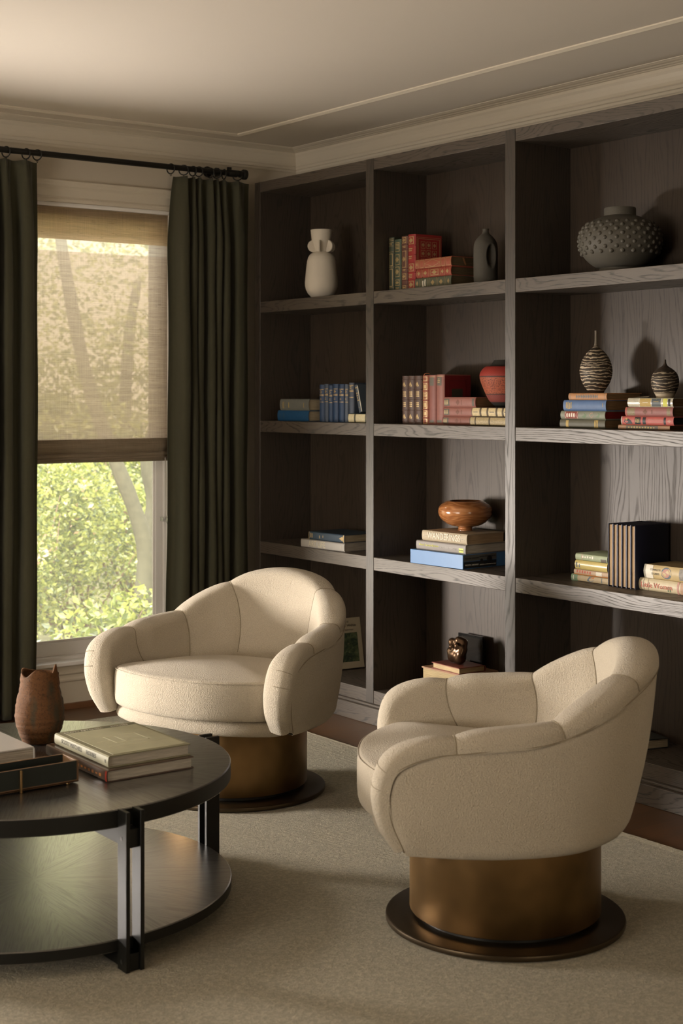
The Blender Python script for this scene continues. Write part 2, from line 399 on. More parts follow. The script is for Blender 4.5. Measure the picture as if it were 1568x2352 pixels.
def unseen_window(n, axis, pos, a0, a1, z0, z1):
    m = MB(); o = .06
    def bx(u0, u1, q0, q1):
        p0, p1 = sorted((pos+sgn(pos)*.05, pos+sgn(pos)*.09))
        if axis == 'y': m.box(u0, u1, p0, p1, q0, q1)
        else: m.box(p0, p1, u0, u1, q0, q1)
    bx(a0, a0+o, z0, z1); bx(a1-o, a1, z0, z1); bx(a0, a1, z0, z0+o); bx(a0, a1, z1-o, z1)
    struct(m.build('window_%d' % n, WHITE))
unseen_window(2, 'y', YW, -.30, 2.30, .35, 1.04)
unseen_window(3, 'x', XL, 1.5, 5.2, .5, 2.2)  # made-up window on the unseen left wall, for the fill lamps
unseen_window(4, 'y', YF, .2, 2.0, .5, 2.2)  # invented window behind the camera, there to carry the front fill

# ------------------------------------------------------------------ bookcase
XF, XB = 3.95, 4.25
UP = [(6.030, 6.078), (5.130, 5.184), (4.231, 4.288), (3.332, 3.396), (2.44, 2.50)]
SH = [(.082, .139), (.664, .721), (1.250, 1.304), (1.826, 1.880), (2.411, 2.461)]
bc = thing('bookcase', 'wall-high dark oak bookcase with open square shelves along the right wall', 'bookcase', (XF, 4.26, 0))
for i, (a, b) in enumerate(UP):
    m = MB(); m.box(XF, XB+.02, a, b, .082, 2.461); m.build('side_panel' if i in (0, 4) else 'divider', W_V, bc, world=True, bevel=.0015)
for j in range(4):
    y1, y0 = UP[j][0], UP[j+1][1]
    for k, (a, b) in enumerate(SH):
        m = MB(); m.box(XF+.0015, XB, y0, y1, a, b)
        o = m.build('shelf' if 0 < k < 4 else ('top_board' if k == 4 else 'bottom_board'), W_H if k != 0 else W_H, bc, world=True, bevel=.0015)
    m = MB(); m.box(XB, XB+.02, y0, y1, .082, 2.45); m.build('back_panel', W_B, bc, world=True)
m = MB(); m.box(3.918, XB, UP[-1][0], UP[0][1], 0, .072); m.box(3.936, XB, UP[-1][0], UP[0][1], .072, .082); m.build('plinth', W_H, bc, world=True, bevel=.002)

# ------------------------------------------------------------------ rug
def rug():
    x0, x1, y0, y1 = -.9, 3.597, .55, 5.878; m = MB(); n = 520
    t = tag(thing('area_rug', 'large cream cut-pile rug under both chairs and the round table', 'rug', (1.5, 3.4, 0)), 'large cream cut-pile rug under both chairs and the round table', 'rug')
    rnd = random.Random(3)
    loop = []
    for a, b, k in (((x0, y0), (x1, y0), 60), ((x1, y0), (x1, y1), n), ((x1, y1), (x0, y1), n), ((x0, y1), (x0, y0), 60)):
        for i in range(k):
            f = i/k; p = Vector((lerp(a[0], b[0], f), lerp(a[1], b[1], f))); loop.append(p + Vector((rnd.uniform(-.004, .004), rnd.uniform(-.004, .004))))
    c = Vector(((x0+x1)/2, (y0+y1)/2)); N = len(loop)
    rings = [(0, .0005), (0.000, .006), (.004, .0095), (.010, .0112)]
    vs = []
    for d, z in rings:
        for p in loop:
            q = Vector((min(max(p.x, x0+d-.004), x1-d+.004), min(max(p.y, y0+d-.004), y1-d+.004))) if d else p
            vs.append((q.x, q.y, z + (rnd.uniform(-.0008, .0008) if z > .002 else 0)))
    fs = [(r*N+i, r*N+(i+1) % N, (r+1)*N+(i+1) % N, (r+1)*N+i) for r in range(len(rings)-1) for i in range(N)]
    fs.append(tuple(range(3*N, 4*N)))
    m.add(vs, fs); o = m.build('pile', RUG, t, world=True)
rug()

# ------------------------------------------------------------------ curtain rod, rings, curtains
ZR, YR = 2.500, 6.095
t = thing('curtain_rod', 'black iron curtain rod running above the window with a disc finial', 'curtain rod', (3.0, YR, ZR))
m = MB(); m.tube([(1.9, YR, ZR), (3.89, YR, ZR)], .0135, 16); m.build('rod', IRON, t, smooth=40, world=True)
MY = lambda x, y, z: Matrix.Translation((x, y, z)) @ Matrix.Rotation(PI/2, 4, 'Y')
m = MB(); m.lathe([(.006, 0), (.0165, .001), (.0165, .018), (.0245, .021), (.0255, .030), (.0245, .038), (.018, .042)], 28, MY(3.872, YR, ZR)); m.build('finial', IRON, t, smooth=40, world=True)
m = MB(); m.lathe([(.0165, 0), (.0175, .002), (.0175, .05), (.0165, .052)], 24, MY(3.806, YR, ZR)); m.box(3.806, 3.826, YR-.005, YR+.007, ZR+.012, ZR+.028)
m.build('joint_collar', IRON, t, smooth=40, world=True)
def bracket(x):
    m = MB(); MX = Matrix.Translation((x, YW-.001, ZR+.014)) @ Matrix.Rotation(PI/2, 4, 'X')
    m.lathe([(.003, 0), (.026, .001), (.026, .006), (.020, .010), (.009, .012), (.008, .085), (.003, .086)], 24, MX)
    m.box(x-.010, x+.010, YR-.017, YR+.02, ZR-.022, ZR-.0145); m.box(x-.010, x+.010, YR+.0145, YR+.022, ZR-.022, ZR+.022)
    m.build('bracket', IRON, t, smooth=40, world=True)
bracket(3.757); bracket(2.12)
def ring(x, yaw, label):
    m = MB(); m.torus((0, 0, 0), .0228, .0030, (math.cos(yaw), math.sin(yaw), 0)); m.torus((0, 0, -.0285), .005, .0013, (math.sin(yaw), -math.cos(yaw), 0), 14, 5)
    o = m.build('curtain_ring', IRON, smooth=True); o.location = (x, YR, ZR-.0085)
    return tag(o, label, 'curtain ring', 'curtain rings on the black rod')
RX = [3.492, 3.562, 3.612, 3.645, 3.708, 3.745, 3.786, 3.862]
RL = ['ring at the window-side end of the right curtain', 'ring carrying the second pleat of the right curtain', 'ring carrying the third pleat of the right curtain',
      'ring close beside the third one of the right curtain', 'ring at the fifth pleat of the right curtain left of the bracket', 'ring right in front of the rod bracket',
      'narrow-looking ring just left of the rod joint collar', 'ring next to the rod finial at the bookcase end']
for x, yw, l in zip(RX, [.35, .85, .3, .45, .4, .55, -.1, 1.0], RL): ring(x, yw, 'black '+l)
LX = [2.815, 2.762, 2.668]
for x, yw, l in zip(LX, [.55, .45, .45], ['rightmost ring of the left curtain, beside the bare rod', 'middle ring of the three on the left curtain', 'leftmost curtain ring, at the photo edge']): ring(x, yw, 'black '+l)

def curtain(name, label, x0, x1, peaks, ztop, nu, flat=None, wtop=0., seed=1):
    rnd = random.Random(seed); ph = sorted(peaks); xs = [x0]+ph+[x1]
    pv = [-.55]+list(range(len(ph)))+[len(ph)-.45]
    amp = [rnd.uniform(.8, 1.15) for _ in xs]
    nv = 70; m = MB()
    def P(i, j):
        u = i/(nu-1); x = lerp(x0, x1, u); v = j/(nv-1); z = lerp(ztop, .012, v)
        k = 0
        while k < len(xs)-2 and x > xs[k+1]: k += 1
        f = (x-xs[k])/(xs[k+1]-xs[k]); p = lerp(pv[k], pv[k+1], f); a = lerp(amp[k], amp[k+1], f)
        d = ztop-z; fold = min(1, d/.30)**.7
        c = math.cos(2*PI*p); c = c*(1.25-.25*c*c)
        y = -c*(.010+.030*fold)*a
        pk = math.cos(PI*min(.5, abs(p-round(p))))            # pinch pleat fingers
        y -= .010*math.cos(6*PI*p)*max(0, 1-d/.16)*(pk**6)
        y += .004*math.sin(7*z+p*2.1)+.006*math.sin(2.2*z+p*.7+seed)*fold
        cx = (x0+x1)/2; spread = 1-.045*max(0, 1-d/.35)+.02*math.sin(1.3*z+seed)*fold
        xx = cx+(x-cx)*spread + .007*math.sin(4*PI*p)*fold
        dz = -.006*abs(math.sin(PI*p))*max(0, 1-d/.1)
        return (xx+wtop*max(0, 1-d/.5), YR+.004+y, z+dz)
    m.grid(P, nu, nv)
    vs = list(m.v); n = len(vs); o = m.build(name, CURT, smooth=True, fixn=False)
    so = o.modifiers.new('cloth_thickness', 'SOLIDIFY'); so.thickness = .0025; so.offset = 0
    return tag(o, label, 'curtain', 'full-length olive curtains')
curtain('curtain', 'dark olive pleated curtain right of the window beside the bookcase', 3.503, 3.945, RX[1:], ZR-.036, 420, seed=2)
curtain('curtain', 'dark olive pleated curtain left of the window at the photo edge', 2.25, 2.832, [2.30, 2.37, 2.44, 2.52, 2.60, 2.668, 2.762], ZR-.036, 460, seed=5)

# ------------------------------------------------------------------ woven roman blind
bx0, bx1 = WX0+.021, WX1-.021
bl = thing('roman_blind', 'pulled-down woven linen roman blind over the upper window', 'blind', (3.1, YW+.03, WZ1))
def sheet(name, y, z0, z1, mat, wav=.0, x0=bx0, x1=bx1, slope=0):
    m = MB()
    def P(i, j):
        x = lerp(x0, x1, i/24); z = lerp(z1, z0+slope*(1-i/24), j/30)
        return (x, y+wav*math.sin(9*x)*(j/30), z)
    m.grid(P, 25, 31); return m.build(name, mat, bl, world=True, smooth=True)
sheet('fabric_sheet', YW+.016, 1.150, WZ1-.020, BL_A, .002)
sheet('valance', YW+.0105, 2.140, WZ1-.019, BL_V)
sheet('lining', YW+.021, 1.18, 2.088, BL_B, .002)
m = MB(); m.box(bx0, bx1, YW+.024, YW+.052, WZ1-.058, WZ1-.0185); m.build('headrail', plain('headrail_wood', (.30, .24, .17), .6), bl, world=True, bevel=.002)
def fold(z0, z1, y, bul, sl):
    m = MB()
    def P(i, j):
        x = lerp(bx0-.002, bx1+.002, i/24); a = j/16*PI*1.15; q = sl*(1-i/24)+.0025*math.sin(i/24*5)
        return (x, y - bul*math.sin(a), lerp(z1, z0, j/16)+q*(j/16))
    m.grid(P, 25, 17); o = m.build('fold', BL_C, bl, world=True, smooth=True, fixn=False)
    so = o.modifiers.new('cloth_thickness', 'SOLIDIFY'); so.thickness = .0015
fold(1.152, 1.222, YW+.014, .014, -.012)
fold(1.136, 1.160, YW+.012, .009, -.008)
fold(1.126, 1.142, YW+.012, .007, -.006)
fold(1.118, 1.131, YW+.014, .006, -.004)
LIFT = plain('pale_cord', (.6, .56, .5), .6)
cdn = thing('blind_cord', 'thin pale blind cord looped on a clear cleat right of the window', 'cord', (3.515, YW-.004, .82))
m = MB(); m.tube([(3.526, YW+.004, 1.13), (3.521, YW-.010, 1.0), (3.517, YW-.016, .86), (3.520, YW-.018, .842)], .0016, 6)
m.tube([(3.530, YW+.004, 1.13), (3.528, YW-.010, 1.0), (3.526, YW-.016, .86), (3.520, YW-.018, .842)], .0016, 6); m.build('cord', LIFT, cdn, world=True, smooth=True)
CLEAR = NT('clear_plastic').bsdf((.9, .9, .9), .08, 0, .5, Transmission_Weight=.8)
m = MB(); m.box(3.509, 3.531, YW-.012, YW+.020, .826, .846); m.tube([(3.510, YW-.012, .836), (3.506, YW-.022, .838)], .004, 8); m.tube([(3.526, YW-.010, .828), (3.529, YW-.020, .812)], .003, 8)
m.build('cleat', CLEAR, cdn, world=True, bevel=.002)

# ------------------------------------------------------------------ swivel armchair
CC = [(.350, .308, .300), (.359, .340, .378), (.370, .350, .465), (.378, .318, .546), (.376, .222, .590), (.364, .09, .602), (.336, -.08, .620), (.276, -.22, .684), (.165, -.320, .745), (0, -.350, .769)]
NA = [(8,), (8,), (6,), (3,), (0,), (-5,), (-22,), (-48,), (-72,), (-90,)]
WW = [(.096, .038), (.098, .040), (.100, .041), (.100, .041), (.100, .040), (.098, .038), (.098, .038), (.102, .038), (.108, .038), (.110, .038)]
II = [(.262, .18, .30), (.270, .19, .35), (.278, .18, .39), (.284, .14, .39), (.288, .09, .39), (.284, .03, .39), (.258, -.06, .39), (.196, -.165, .39), (.108, -.232, .39), (0, -.255, .39)]
OO = [(.396, .262, .297), (.392, .210, .288), (.386, .14, .282), (.382, .06, .282), (.372, -.02, .282), (.350, -.10, .282), (.312, -.175, .282), (.246, -.243, .282), (.148, -.302, .282), (0, -.328, .282)]
def crm(pts, t):
    n = len(pts)-1; mir = [-pts[-2][0]]+list(pts[-2][1:]) if len(pts[0]) == 3 else ([-180-pts[-2][0]] if len(pts[0]) == 1 else list(pts[-2]))
    mir2 = [-pts[-3][0]]+list(pts[-3][1:]) if len(pts[0]) == 3 else ([-180-pts[-3][0]] if len(pts[0]) == 1 else list(pts[-3]))
    return cr(list(pts)+[mir, mir2], t*n/(n+2))
def station(t):
    c = Vector(crm(CC, t)); T = Vector(crm(CC, t+.004)) - Vector(crm(CC, max(0, t-.004)))
    T.normalize(); a = math.radians(crm(NA, t)[0]); N = Vector((math.cos(a), math.sin(a), 0))
    B = T.cross(N).normalized(); N = B.cross(T).normalized(); w_, h_ = crm(WW, t)
    return c, N, B, w_, h_, Vector(crm(II, t)), Vector(crm(OO, t))
def prof_pts(t, nA=16, nB=26):
    c, N, B, w_, h_, I, O = station(t); pts = []
    b0 = c - N*w_/2 - B*h_
    ctrl = b0 - B*(b0-I).length*.45
    for i in range(nA):
        f = i/nA; p = I*(1-f)**2 + ctrl*2*f*(1-f) + b0*f*f; pts.append(p)
    e = .82
    for i in range(nB+1):
        a = lerp(-PI/2, PI/2, i/nB); s_ = math.sin(a); k = math.cos(a)
        pts.append(c + N*(w_/2)*sgn(s_)*abs(s_)**e - B*h_*(1-abs(k)**e))
    pts.append(c + N*(w_/2)*1.0 - B*h_*1.25)
    return pts
def make_chair(label):
    t = thing('swivel_armchair', label, 'armchair', group='cream channel-back swivel armchairs')
    def channel(ta, tb, side, nu=26):
        rows = []
        for i in range(nu+1):
            u = i/nu; tt = lerp(ta, tb, u); s = side
            if tt > 1: tt = 2-tt; s = -side
            ps = prof_pts(tt)
            if s < 0: ps = [Vector((-p.x, p.y, p.z)) for p in ps]
            rows.append((u, ps))
        out = []; n = len(rows[0][1])
        for i, (u, ps) in enumerate(rows):
            row = []
            bmp = 1-abs(2*u-1)**3.2
            for j, p in enumerate(ps):
                a = rows[max(0, i-1)][1][j]; b = rows[min(nu, i+1)][1][j]
                tu = b-a; tv = ps[min(n-1, j+1)]-ps[max(0, j-1)]
                nn = tv.cross(tu) if side > 0 else tv.cross(tu)
                if nn.length < 1e-9: nn = Vector((0, 0, 1))
                nn.normalize()
                cen = Vector((0, .05, .20)); base = ps[0]*.4+ps[-1]*.6
                if nn.dot(p-((ps[8]+ps[-1])/2)) < 0: nn = -nn
                row.append(p + nn*(-.0115*(1-bmp) + .002*bmp))
            out.append(row)
        m = MB(); m.grid(lambda i, j: out[i][j], nu+1, n)
        if ta == 0:                                            # close the foot of the arm
            k = len(m.v); m.v += [tuple(p) for p in out[0]]; m.f.append(tuple(range(k, k+n)))
        return m.build('channel', BOUCLE, t, smooth=60)
    TA, TB, TC = .510, .682, .842
    for s in (1, -1):
        channel(0, TA, s, 44); channel(TA, TB, s); channel(TB, TC, s)
    channel(TC, 2-TC, 1, 36)
    # outer shell from the welt line down to the underside
    m = MB(); NU = 150; NV = 26
    def PO(i, j):
        u = i/(NU-1)*2; s = 1
        if u > 1: u = 2-u; s = -1
        c, N, B, w_, h_, I, O = station(u)
        W = c + N*(w_/2-.002) - B*h_*1.10; v = j/(NV-1)
        if j == 0: p = c + N*(w_/2-.020) - B*h_*.95; return Vector((s*p.x, p.y, p.z))
        p = W.lerp(O, v) + N*(.013*math.sin(PI*min(1, v*1.02))*min(1, (W-O).length/.15))
        if v > .90: q = (v-.90)/.10; p = p - N*.016*q*q
        return Vector((s*p.x, p.y, p.z))
    m.grid(PO, NU, NV); k = len(m.v); m.v.append((0, 0, .283))
    for i in range(NU-1): m.f.append((i*NV+NV-1, (i+1)*NV+NV-1, k))
    m.build('outer_shell', BOUCLE, t, smooth=50, fixn=False)
    # welt cord along the shell and the seams between the channels
    pts = []
    for i in range(161):
        u = i/160*2; s = 1
        if u > 1: u = 2-u; s = -1
        c, N, B, w_, h_, I, O = station(max(.0, u)); p = c + N*(w_/2+.0005) - B*h_*1.16; pts.append((s*p.x, p.y, p.z))
    m = MB(); m.tube(pts, .0013, 6); m.build('welt', SEAM, t, smooth=True)
    for s in (1, -1):
        for tt in (TA, TB, TC):
            ps = [(s*p.x, p.y, p.z) for p in prof_pts(tt)]
            cen = Vector((0, 0, 0)); m = MB()
            c, N, B, w_, h_, I, O = station(tt); q = []
            full = prof_pts(tt); mid = (full[8]+full[-1])/2
            for j, p in enumerate(full):
                tv = full[min(len(full)-1, j+1)]-full[max(0, j-1)]; T = B.cross(N); nn = tv.cross(T).normalized()
                if nn.dot(p-mid) < 0: nn = -nn
                p = p - nn*.0108; q.append((s*p.x, p.y, p.z))
            m.tube(q, .0013, 6); m.build('seam', SEAM, t, smooth=True)
        for tt in (.235, .30):                                  # two short darts at the front corner of the arm
            full = prof_pts(tt)[-15:-1]; c, N, B, w_, h_, I, O = station(tt); mid = c - B*.2; q = []
            for p in full: d = (p-mid).normalized(); p = p+d*.0022; q.append((s*p.x, p.y, p.z))
            m = MB(); m.tube(q, .0011, 6); m.build('dart', SEAM, t, smooth=True)
    # seat cushion
    def outline(a, grow=0):
        pts = [(.0, .398), (.10, .391), (.19, .366), (.276, .326), (.314, .290), (.318, .22), (.310, .15), (.300, .02), (.272, -.10), (.20, -.20), (.10, -.25), (0, -.26)]
        x, y = cr(pts, abs(a)); return (sgn(a)*x, y)
    m = MB(); NA_, NR = 120, 30; zb, zt = .338, .474
    def PC(i, j):
        a = -1+2*i/(NA_-1); x, y = outline(a); v = j/(NR-1)
        # v: bottom centre -> edge -> side -> edge -> top centre
        if v < .2: r = v/.2*.93; z = zb + .004*r**8
        elif v < .62:
            q = (v-.2)/.42; an = lerp(-PI/2, PI/2, q); k = abs(math.cos(an))**.45; r = .93+.07*k+.010*k*math.cos(an); z = (zb+zt)/2 + (zt-zb)/2*sgn(math.sin(an))*abs(math.sin(an))**.52
            r += .004*math.exp(-((q-.88)/.05)**2)
        else:
            q = (v-.62)/.38; r = .93*(1-q); z = zt + .030*(1-(r/.93)**2.3)
        cx, cy = 0, .08
        px, py = cx+(x-cx)*r, cy+(y-cy)*r
        if v > .5: z -= .034*max(0, min(1, (.24-py)/.46))
        return (px, py, z)
    m.grid(PC, NA_, NR); m.build('seat_cushion', BOUCLE, t, smooth=60, weld=.0004)
    q = []
    for i in range(101):
        a = -.46+.92*i/100; x, y = outline(a); x *= 1.0; y = .08+(y-.08)*1.0
        q.append((x, y, .4665-.034*max(0, min(1, (.24-y)/.46))))
    m = MB(); m.tube(q, .0016, 6); m.build('cushion_piping', BOUCLE, t, smooth=True)
    # deck below the cushion
    m = MB()
    def PD(i, j):
        a = -1+2*i/79; pts = [(.0, .362), (.10, .356), (.20, .335), (.29, .295), (.345, .24), (.33, .1), (.31, -.05), (.25, -.15), (.15, -.22), (0, -.25)]
        x, y = cr(pts, abs(a)); x *= sgn(a); v = j/15; an = lerp(-PI/2, PI/2, v); k = math.cos(an)**.6 if math.cos(an) > 0 else 0
        r = .90+.10*k; return (x*r, .05+(y-.05)*r, .310+.029*math.sin(an))
    m.grid(PD, 80, 16); k = len(m.v); m.v += [(0, .05, .281), (0, .05, .339)]
    for i in range(79): m.f += [(i*16, (i+1)*16, k), (i*16+15, k+1, (i+1)*16+15)]
    m.build('seat_deck', BOUCLE, t, smooth=60)
    m = MB(); m.lathe([(.2, .0125), (.318, .0125), (.3225, .015), (.3235, .022), (.322, .0275), (.317, .030), (.1, .030)], 96); m.build('base_plate', BRONZE_D, t, smooth=35)
    m = MB(); m.lathe([(.305, .0303), (.3175, .0303), (.3215, .0285)], 96, cap=False)
    m = MB(); m.lathe([(.235, .030), (.235, .046)], 64); m.build('shadow_gap_foot', IRON, t, smooth=40)  # recessed foot coloured black as the shadow gap under the drum
    m = MB(); m.lathe([(.23, .044), (.2555, .044), (.2575, .047), (.2575, .284)], 96); m.build('pedestal', BRONZE, t, smooth=35)
    return t
def copy_tree(o, parent=None):
    c = o.copy(); C.objects.link(c); c.parent = parent
    for ch in o.children: copy_tree(ch, c)
    return c
ch1 = make_chair('cream boucle swivel armchair on a bronze drum base beside the window')
ch2 = copy_tree(ch1); ch2['label'] = 'cream boucle swivel armchair in the right foreground seen from its side'
def face(o, x, y, d): o.location = (x, y, 0); o.rotation_euler = (0, 0, math.atan2(-d[0], d[1]))
face(ch1, 2.866, 4.536, (-.909, -.4166)); face(ch2, 2.742, 2.978, (-.778, .6295))

# ------------------------------------------------------------------ round coffee table
def veneer():
    a = NT('ebonised_sunburst_veneer'); sx = a.n('SeparateXYZ'); a.l(a.tc.outputs['Object'], sx.inputs[0])
    x, y = sx.outputs[0], sx.outputs[1]
    th = a.math('ARCTAN2', y, x); k = 2*PI/12
    ts = a.math('MULTIPLY', a.math('ROUND', a.math('DIVIDE', th, k)), k)
    dt = a.math('SUBTRACT', th, ts); r = a.math('SQRT', a.math('ADD', a.math('MULTIPLY', x, x), a.math('MULTIPLY', y, y)))
    p = a.math('MULTIPLY', r, a.math('SINE', dt)); q = a.math('MULTIPLY', r, a.math('COSINE', dt))
    cb = a.n('CombineXYZ'); a.l(a.math('MULTIPLY', p, 330.), cb.inputs[0]); a.l(a.math('MULTIPLY', q, 9.), cb.inputs[1]); a.l(ts, cb.inputs[2])
    f = a.noise(cb.outputs[0], 1., 3, .6); lines = a.ramp(f, [(.38, 1.), (.55, 0.)])
    c = a.mix(lines, (.022, .019, .014), (.007, .006, .005))
    return a.bsdf(c, a.math('MULTIPLY_ADD', lines, .14, .30), 0, 1.0, a.bump(f, .12, .0004), coat=1.0, Coat_IOR=2.0, Coat_Roughness=.27)
VEN = veneer(); BLK = plain('ebonised_oak', (.006, .006, .005), .42, spec=.32, var=.25, nscale=60, bump=.05)
TX, TY = 1.756, 3.828
tb = thing('coffee_table', 'round two-tier black wood coffee table with paired slat legs', 'coffee table', (TX, TY, .012))
def disc(name, z0, z1, r):
    m = MB(); m.lathe([(.001, z0), (r-.002, z0), (r, z0+.002), (r, z1-.0025), (r-.0025, z1), (.001, z1)], 160)
    o = m.build(name, [VEN, BLK], tb, smooth=30)
    for p in o.data.polygons:
        if abs(p.normal.z) < .3: p.material_index = 1
    return o
disc('table_top', .348, .393, .547); disc('lower_shelf', .043, .073, .549)
for k in range(4):
    R_ = Matrix.Rotation(k*PI/2, 4, 'Z')
    m = MB(); m.box(-.0255, -.0145, -.590, -.545, 0, .394, R_); m.box(.0145, .0255, -.590, -.545, 0, .394, R_)
    m.build('leg', BLK, tb, bevel=.001)
    m = MB(); m.box(-.0145, .0145, -.580, -.02, .302, .348, R_); m.build('top_stretcher', BLK, tb, bevel=.001)
    m = MB(); m.box(-.0145, .0145, -.583, -.02, 0, .043, R_); m.build('bottom_stretcher', BLK, tb, bevel=.001)
    m = MB()
    for sx_ in (-.0258, .0142):
        for zz in (.325, .022): m.lathe([(.0005, 0), (.006, 0), (.006, .0004), (.0005, .0008)], 14, R_ @ Matrix.Translation((sx_+ (0 if sx_ < 0 else .0116), -.566, zz)) @ Matrix.Rotation(-PI/2 if sx_ < 0 else PI/2, 4, 'Y'))
    m.build('screw', plain('screw_cap', (.05, .05, .045), .3, metal=.5), tb)
ZT = .4055

# ------------------------------------------------------------------ books
def pages_mat(name, col):
    if name in MAT: return MAT[name]
    a = NT(name); f = a.noise(a.map(scale=(14, 14, 900)), 1, 3, .6)
    c = a.mix(a.ramp(f, [(.30, 0.), (.75, 1.)]), tuple(x*.50 for x in col), tuple(min(1, x*1.15) for x in col))
    MAT[name] = a.bsdf(c, .85, 0, .2, a.bump(f, .4, .0006)); return MAT[name]
PG = {'white': pages_mat('white_pages', (.55, .50, .42)), 'cream': pages_mat('cream_pages', (.52, .43, .29)), 'brown': pages_mat('browned_pages', (.24, .15, .075)),
      'red': pages_mat('red_page_edges', (.20, .012, .012)), 'green': pages_mat('dark_page_edges', (.03, .035, .03)), 'tan': pages_mat('tan_pages', (.46, .32, .19)), 'gold': pages_mat('dark_gilt_edges', (.12, .085, .045))}
GILT = plain('gold_tooling', (.43, .31, .15), .42, metal=.4, var=.25, nscale=300)
def col(c, rough=.55, bump=.15): return plain('cover_%s' % '_'.join('%02d' % int(x*100+.5) for x in c)+('g' if rough < .4 else ''), c, rough, spec=.45, var=.16, nscale=45, bump=bump, bs=500)
def lines(*fs, w=.006, c=GILT, t0=.04, t1=.96): return [('b', f-w/2, f+w/2, t0, t1, c) for f in fs]
def frame(f0, f1, t0=.16, t1=.84, w=.012, wt=.07, c=GILT):
    return [('b', f0, f0+w, t0, t1, c), ('b', f1-w, f1, t0, t1, c), ('b', f0, f1, t0, t0+wt, c), ('b', f0, f1, t1-wt, t1, c)]
def dia(f, r=.03, c=GILT, rt=.25): return [('p', [(f-r, .5), (f, .5-rt), (f+r, .5), (f, .5+rt)], c)]
def blk(f0, f1, t0=.2, t1=.8, c=GILT): return [('b', f0, f1, t0, t1, c)]
def words(f0, f1, n, t0=.2, t1=.8, c=GILT):
    r = random.Random(int(f0*1000)+n); o = []; d = (f1-f0)/n
    for i in range(n):
        a = r.uniform(0, .1); b = r.uniform(0, .12); o.append(('b', f0+i*d, f0+i*d+d*.55, t0+a, t1-b, c))
    return o
def book(label, x, y, z, T, L, D, cover, pages='cream', stand=False, rz=0, tilt=0, deco=(), texts=(), bul=.004, c=.0025, group=None, ribs=(), top=None, name='book', flatspine=False):
    """spine at local x=0 along +y; lying flat it fills y..y+L, standing it fills y-T..y"""
    cm = col(cover) if isinstance(cover, tuple) else cover
    t = thing(name, label, 'book', (x, y, z), (PI/2+tilt if stand else 0, 0, rz), group)
    if flatspine: bul = .0006
    ax = lambda zz: .003 - bul*math.sin(PI*max(0, min(1, zz/T)))
    nz = 10; out = [(D, 0), (.006, 0)]+[(ax(T*i/nz), T*i/nz) for i in range(1, nz)]+[(.006, T), (D, T)]
    inn = [(D, T-c), (.008, T-c)]+[(ax(T*i/nz)+c, max(c, min(T-c, T*i/nz))) for i in range(nz-1, 0, -1)]+[(.008, c), (D, c)]
    pr = out+inn; n = len(pr); m = MB()
    vs = [(a, 0, b) for a, b in pr]+[(a, L, b) for a, b in pr]
    fs = [(i, (i+1) % n, n+(i+1) % n, n+i) for i in range(n)]
    k = len(out)
    for o_ in (0, n):
        for i in range(k-1): fs.append((o_+i, o_+i+1, o_+n-2-i, o_+n-1-i))
    m.add(vs, fs); m.build('cover', cm, t, smooth=35)
    m = MB(); m.box(.004, D-.005, .0035, L-.0035, c*.9, T-c*.9); m.build('page_block', PG[pages] if isinstance(pages, str) else pages, t, bevel=.0008, bseg=1)
    def xs(tt, off): zz = T*tt; return ax(zz)-off
    groups = {}
    for d in deco: groups.setdefault(d[-1].name, []).append(d)
    for gi, (gn, ds) in enumerate(groups.items()):
        m = MB()
        for d in ds:
            if d[0] == 'b':
                _, f0, f1, t0, t1, mt = d; N = 6; vs = []
                for q in range(N+1):
                    tt = lerp(t0, t1, q/N)
                    for f in (f0, f1): vs.append((xs(tt, .0006), L*(1-f), T*tt))
                m.add(vs, [(2*q, 2*q+1, 2*q+3, 2*q+2) for q in range(N)])
            else:
                _, pl, mt = d; m.add([(xs(tt, .0007), L*(1-f), T*tt) for f, tt in pl], [tuple(range(len(pl)))])
        m.build('gilding' if ds[0][-1] == GILT else 'spine_label', ds[0][-1], t, fixn=False)
    if ribs:
        for f in ribs:
            m = MB(); y_ = L*(1-f); pts = [(ax(T*q/8)+.0004, y_, T*q/8) for q in range(9)]; m.tube(pts, .0016, 6)
            m.build('spine_rib', cm, t, smooth=True)
    for s_, size, f, tt, mt in texts:
        size, wide = size if isinstance(size, tuple) else (size, 1.)
        M = Matrix.Translation((xs(tt, .0009), L*(1-f), T*tt)) @ Matrix(((0, 0, -1, 0), (-1, 0, 0, 0), (0, 1, 0, 0), (0, 0, 0, 1)))
        text_mesh('title_lettering', s_, size, M, mt, t, wide)
    return t
S = [.1395, .7215, 1.3045, 1.8805]
WHT = plain('pale_print', (.66, .62, .52), .6); DKP = plain('dark_print', (.07, .062, .045), .6); YEL = plain('yellow_print', (.55, .55, .10), .6)
ORG = plain('orange_print', (.45, .16, .03), .5); REDP = plain('red_print', (.45, .11, .07), .6); BLUP = plain('blue_grey_print', (.12, .15, .17), .6)
GRNP = plain('green_print', (.14, .20, .12), .6); OCH = plain('ochre_print', (.42, .30, .10), .6); PNK = plain('rose_print', (.45, .24, .19), .6); BLKP = plain('black_print', (.012, .012, .014), .5)

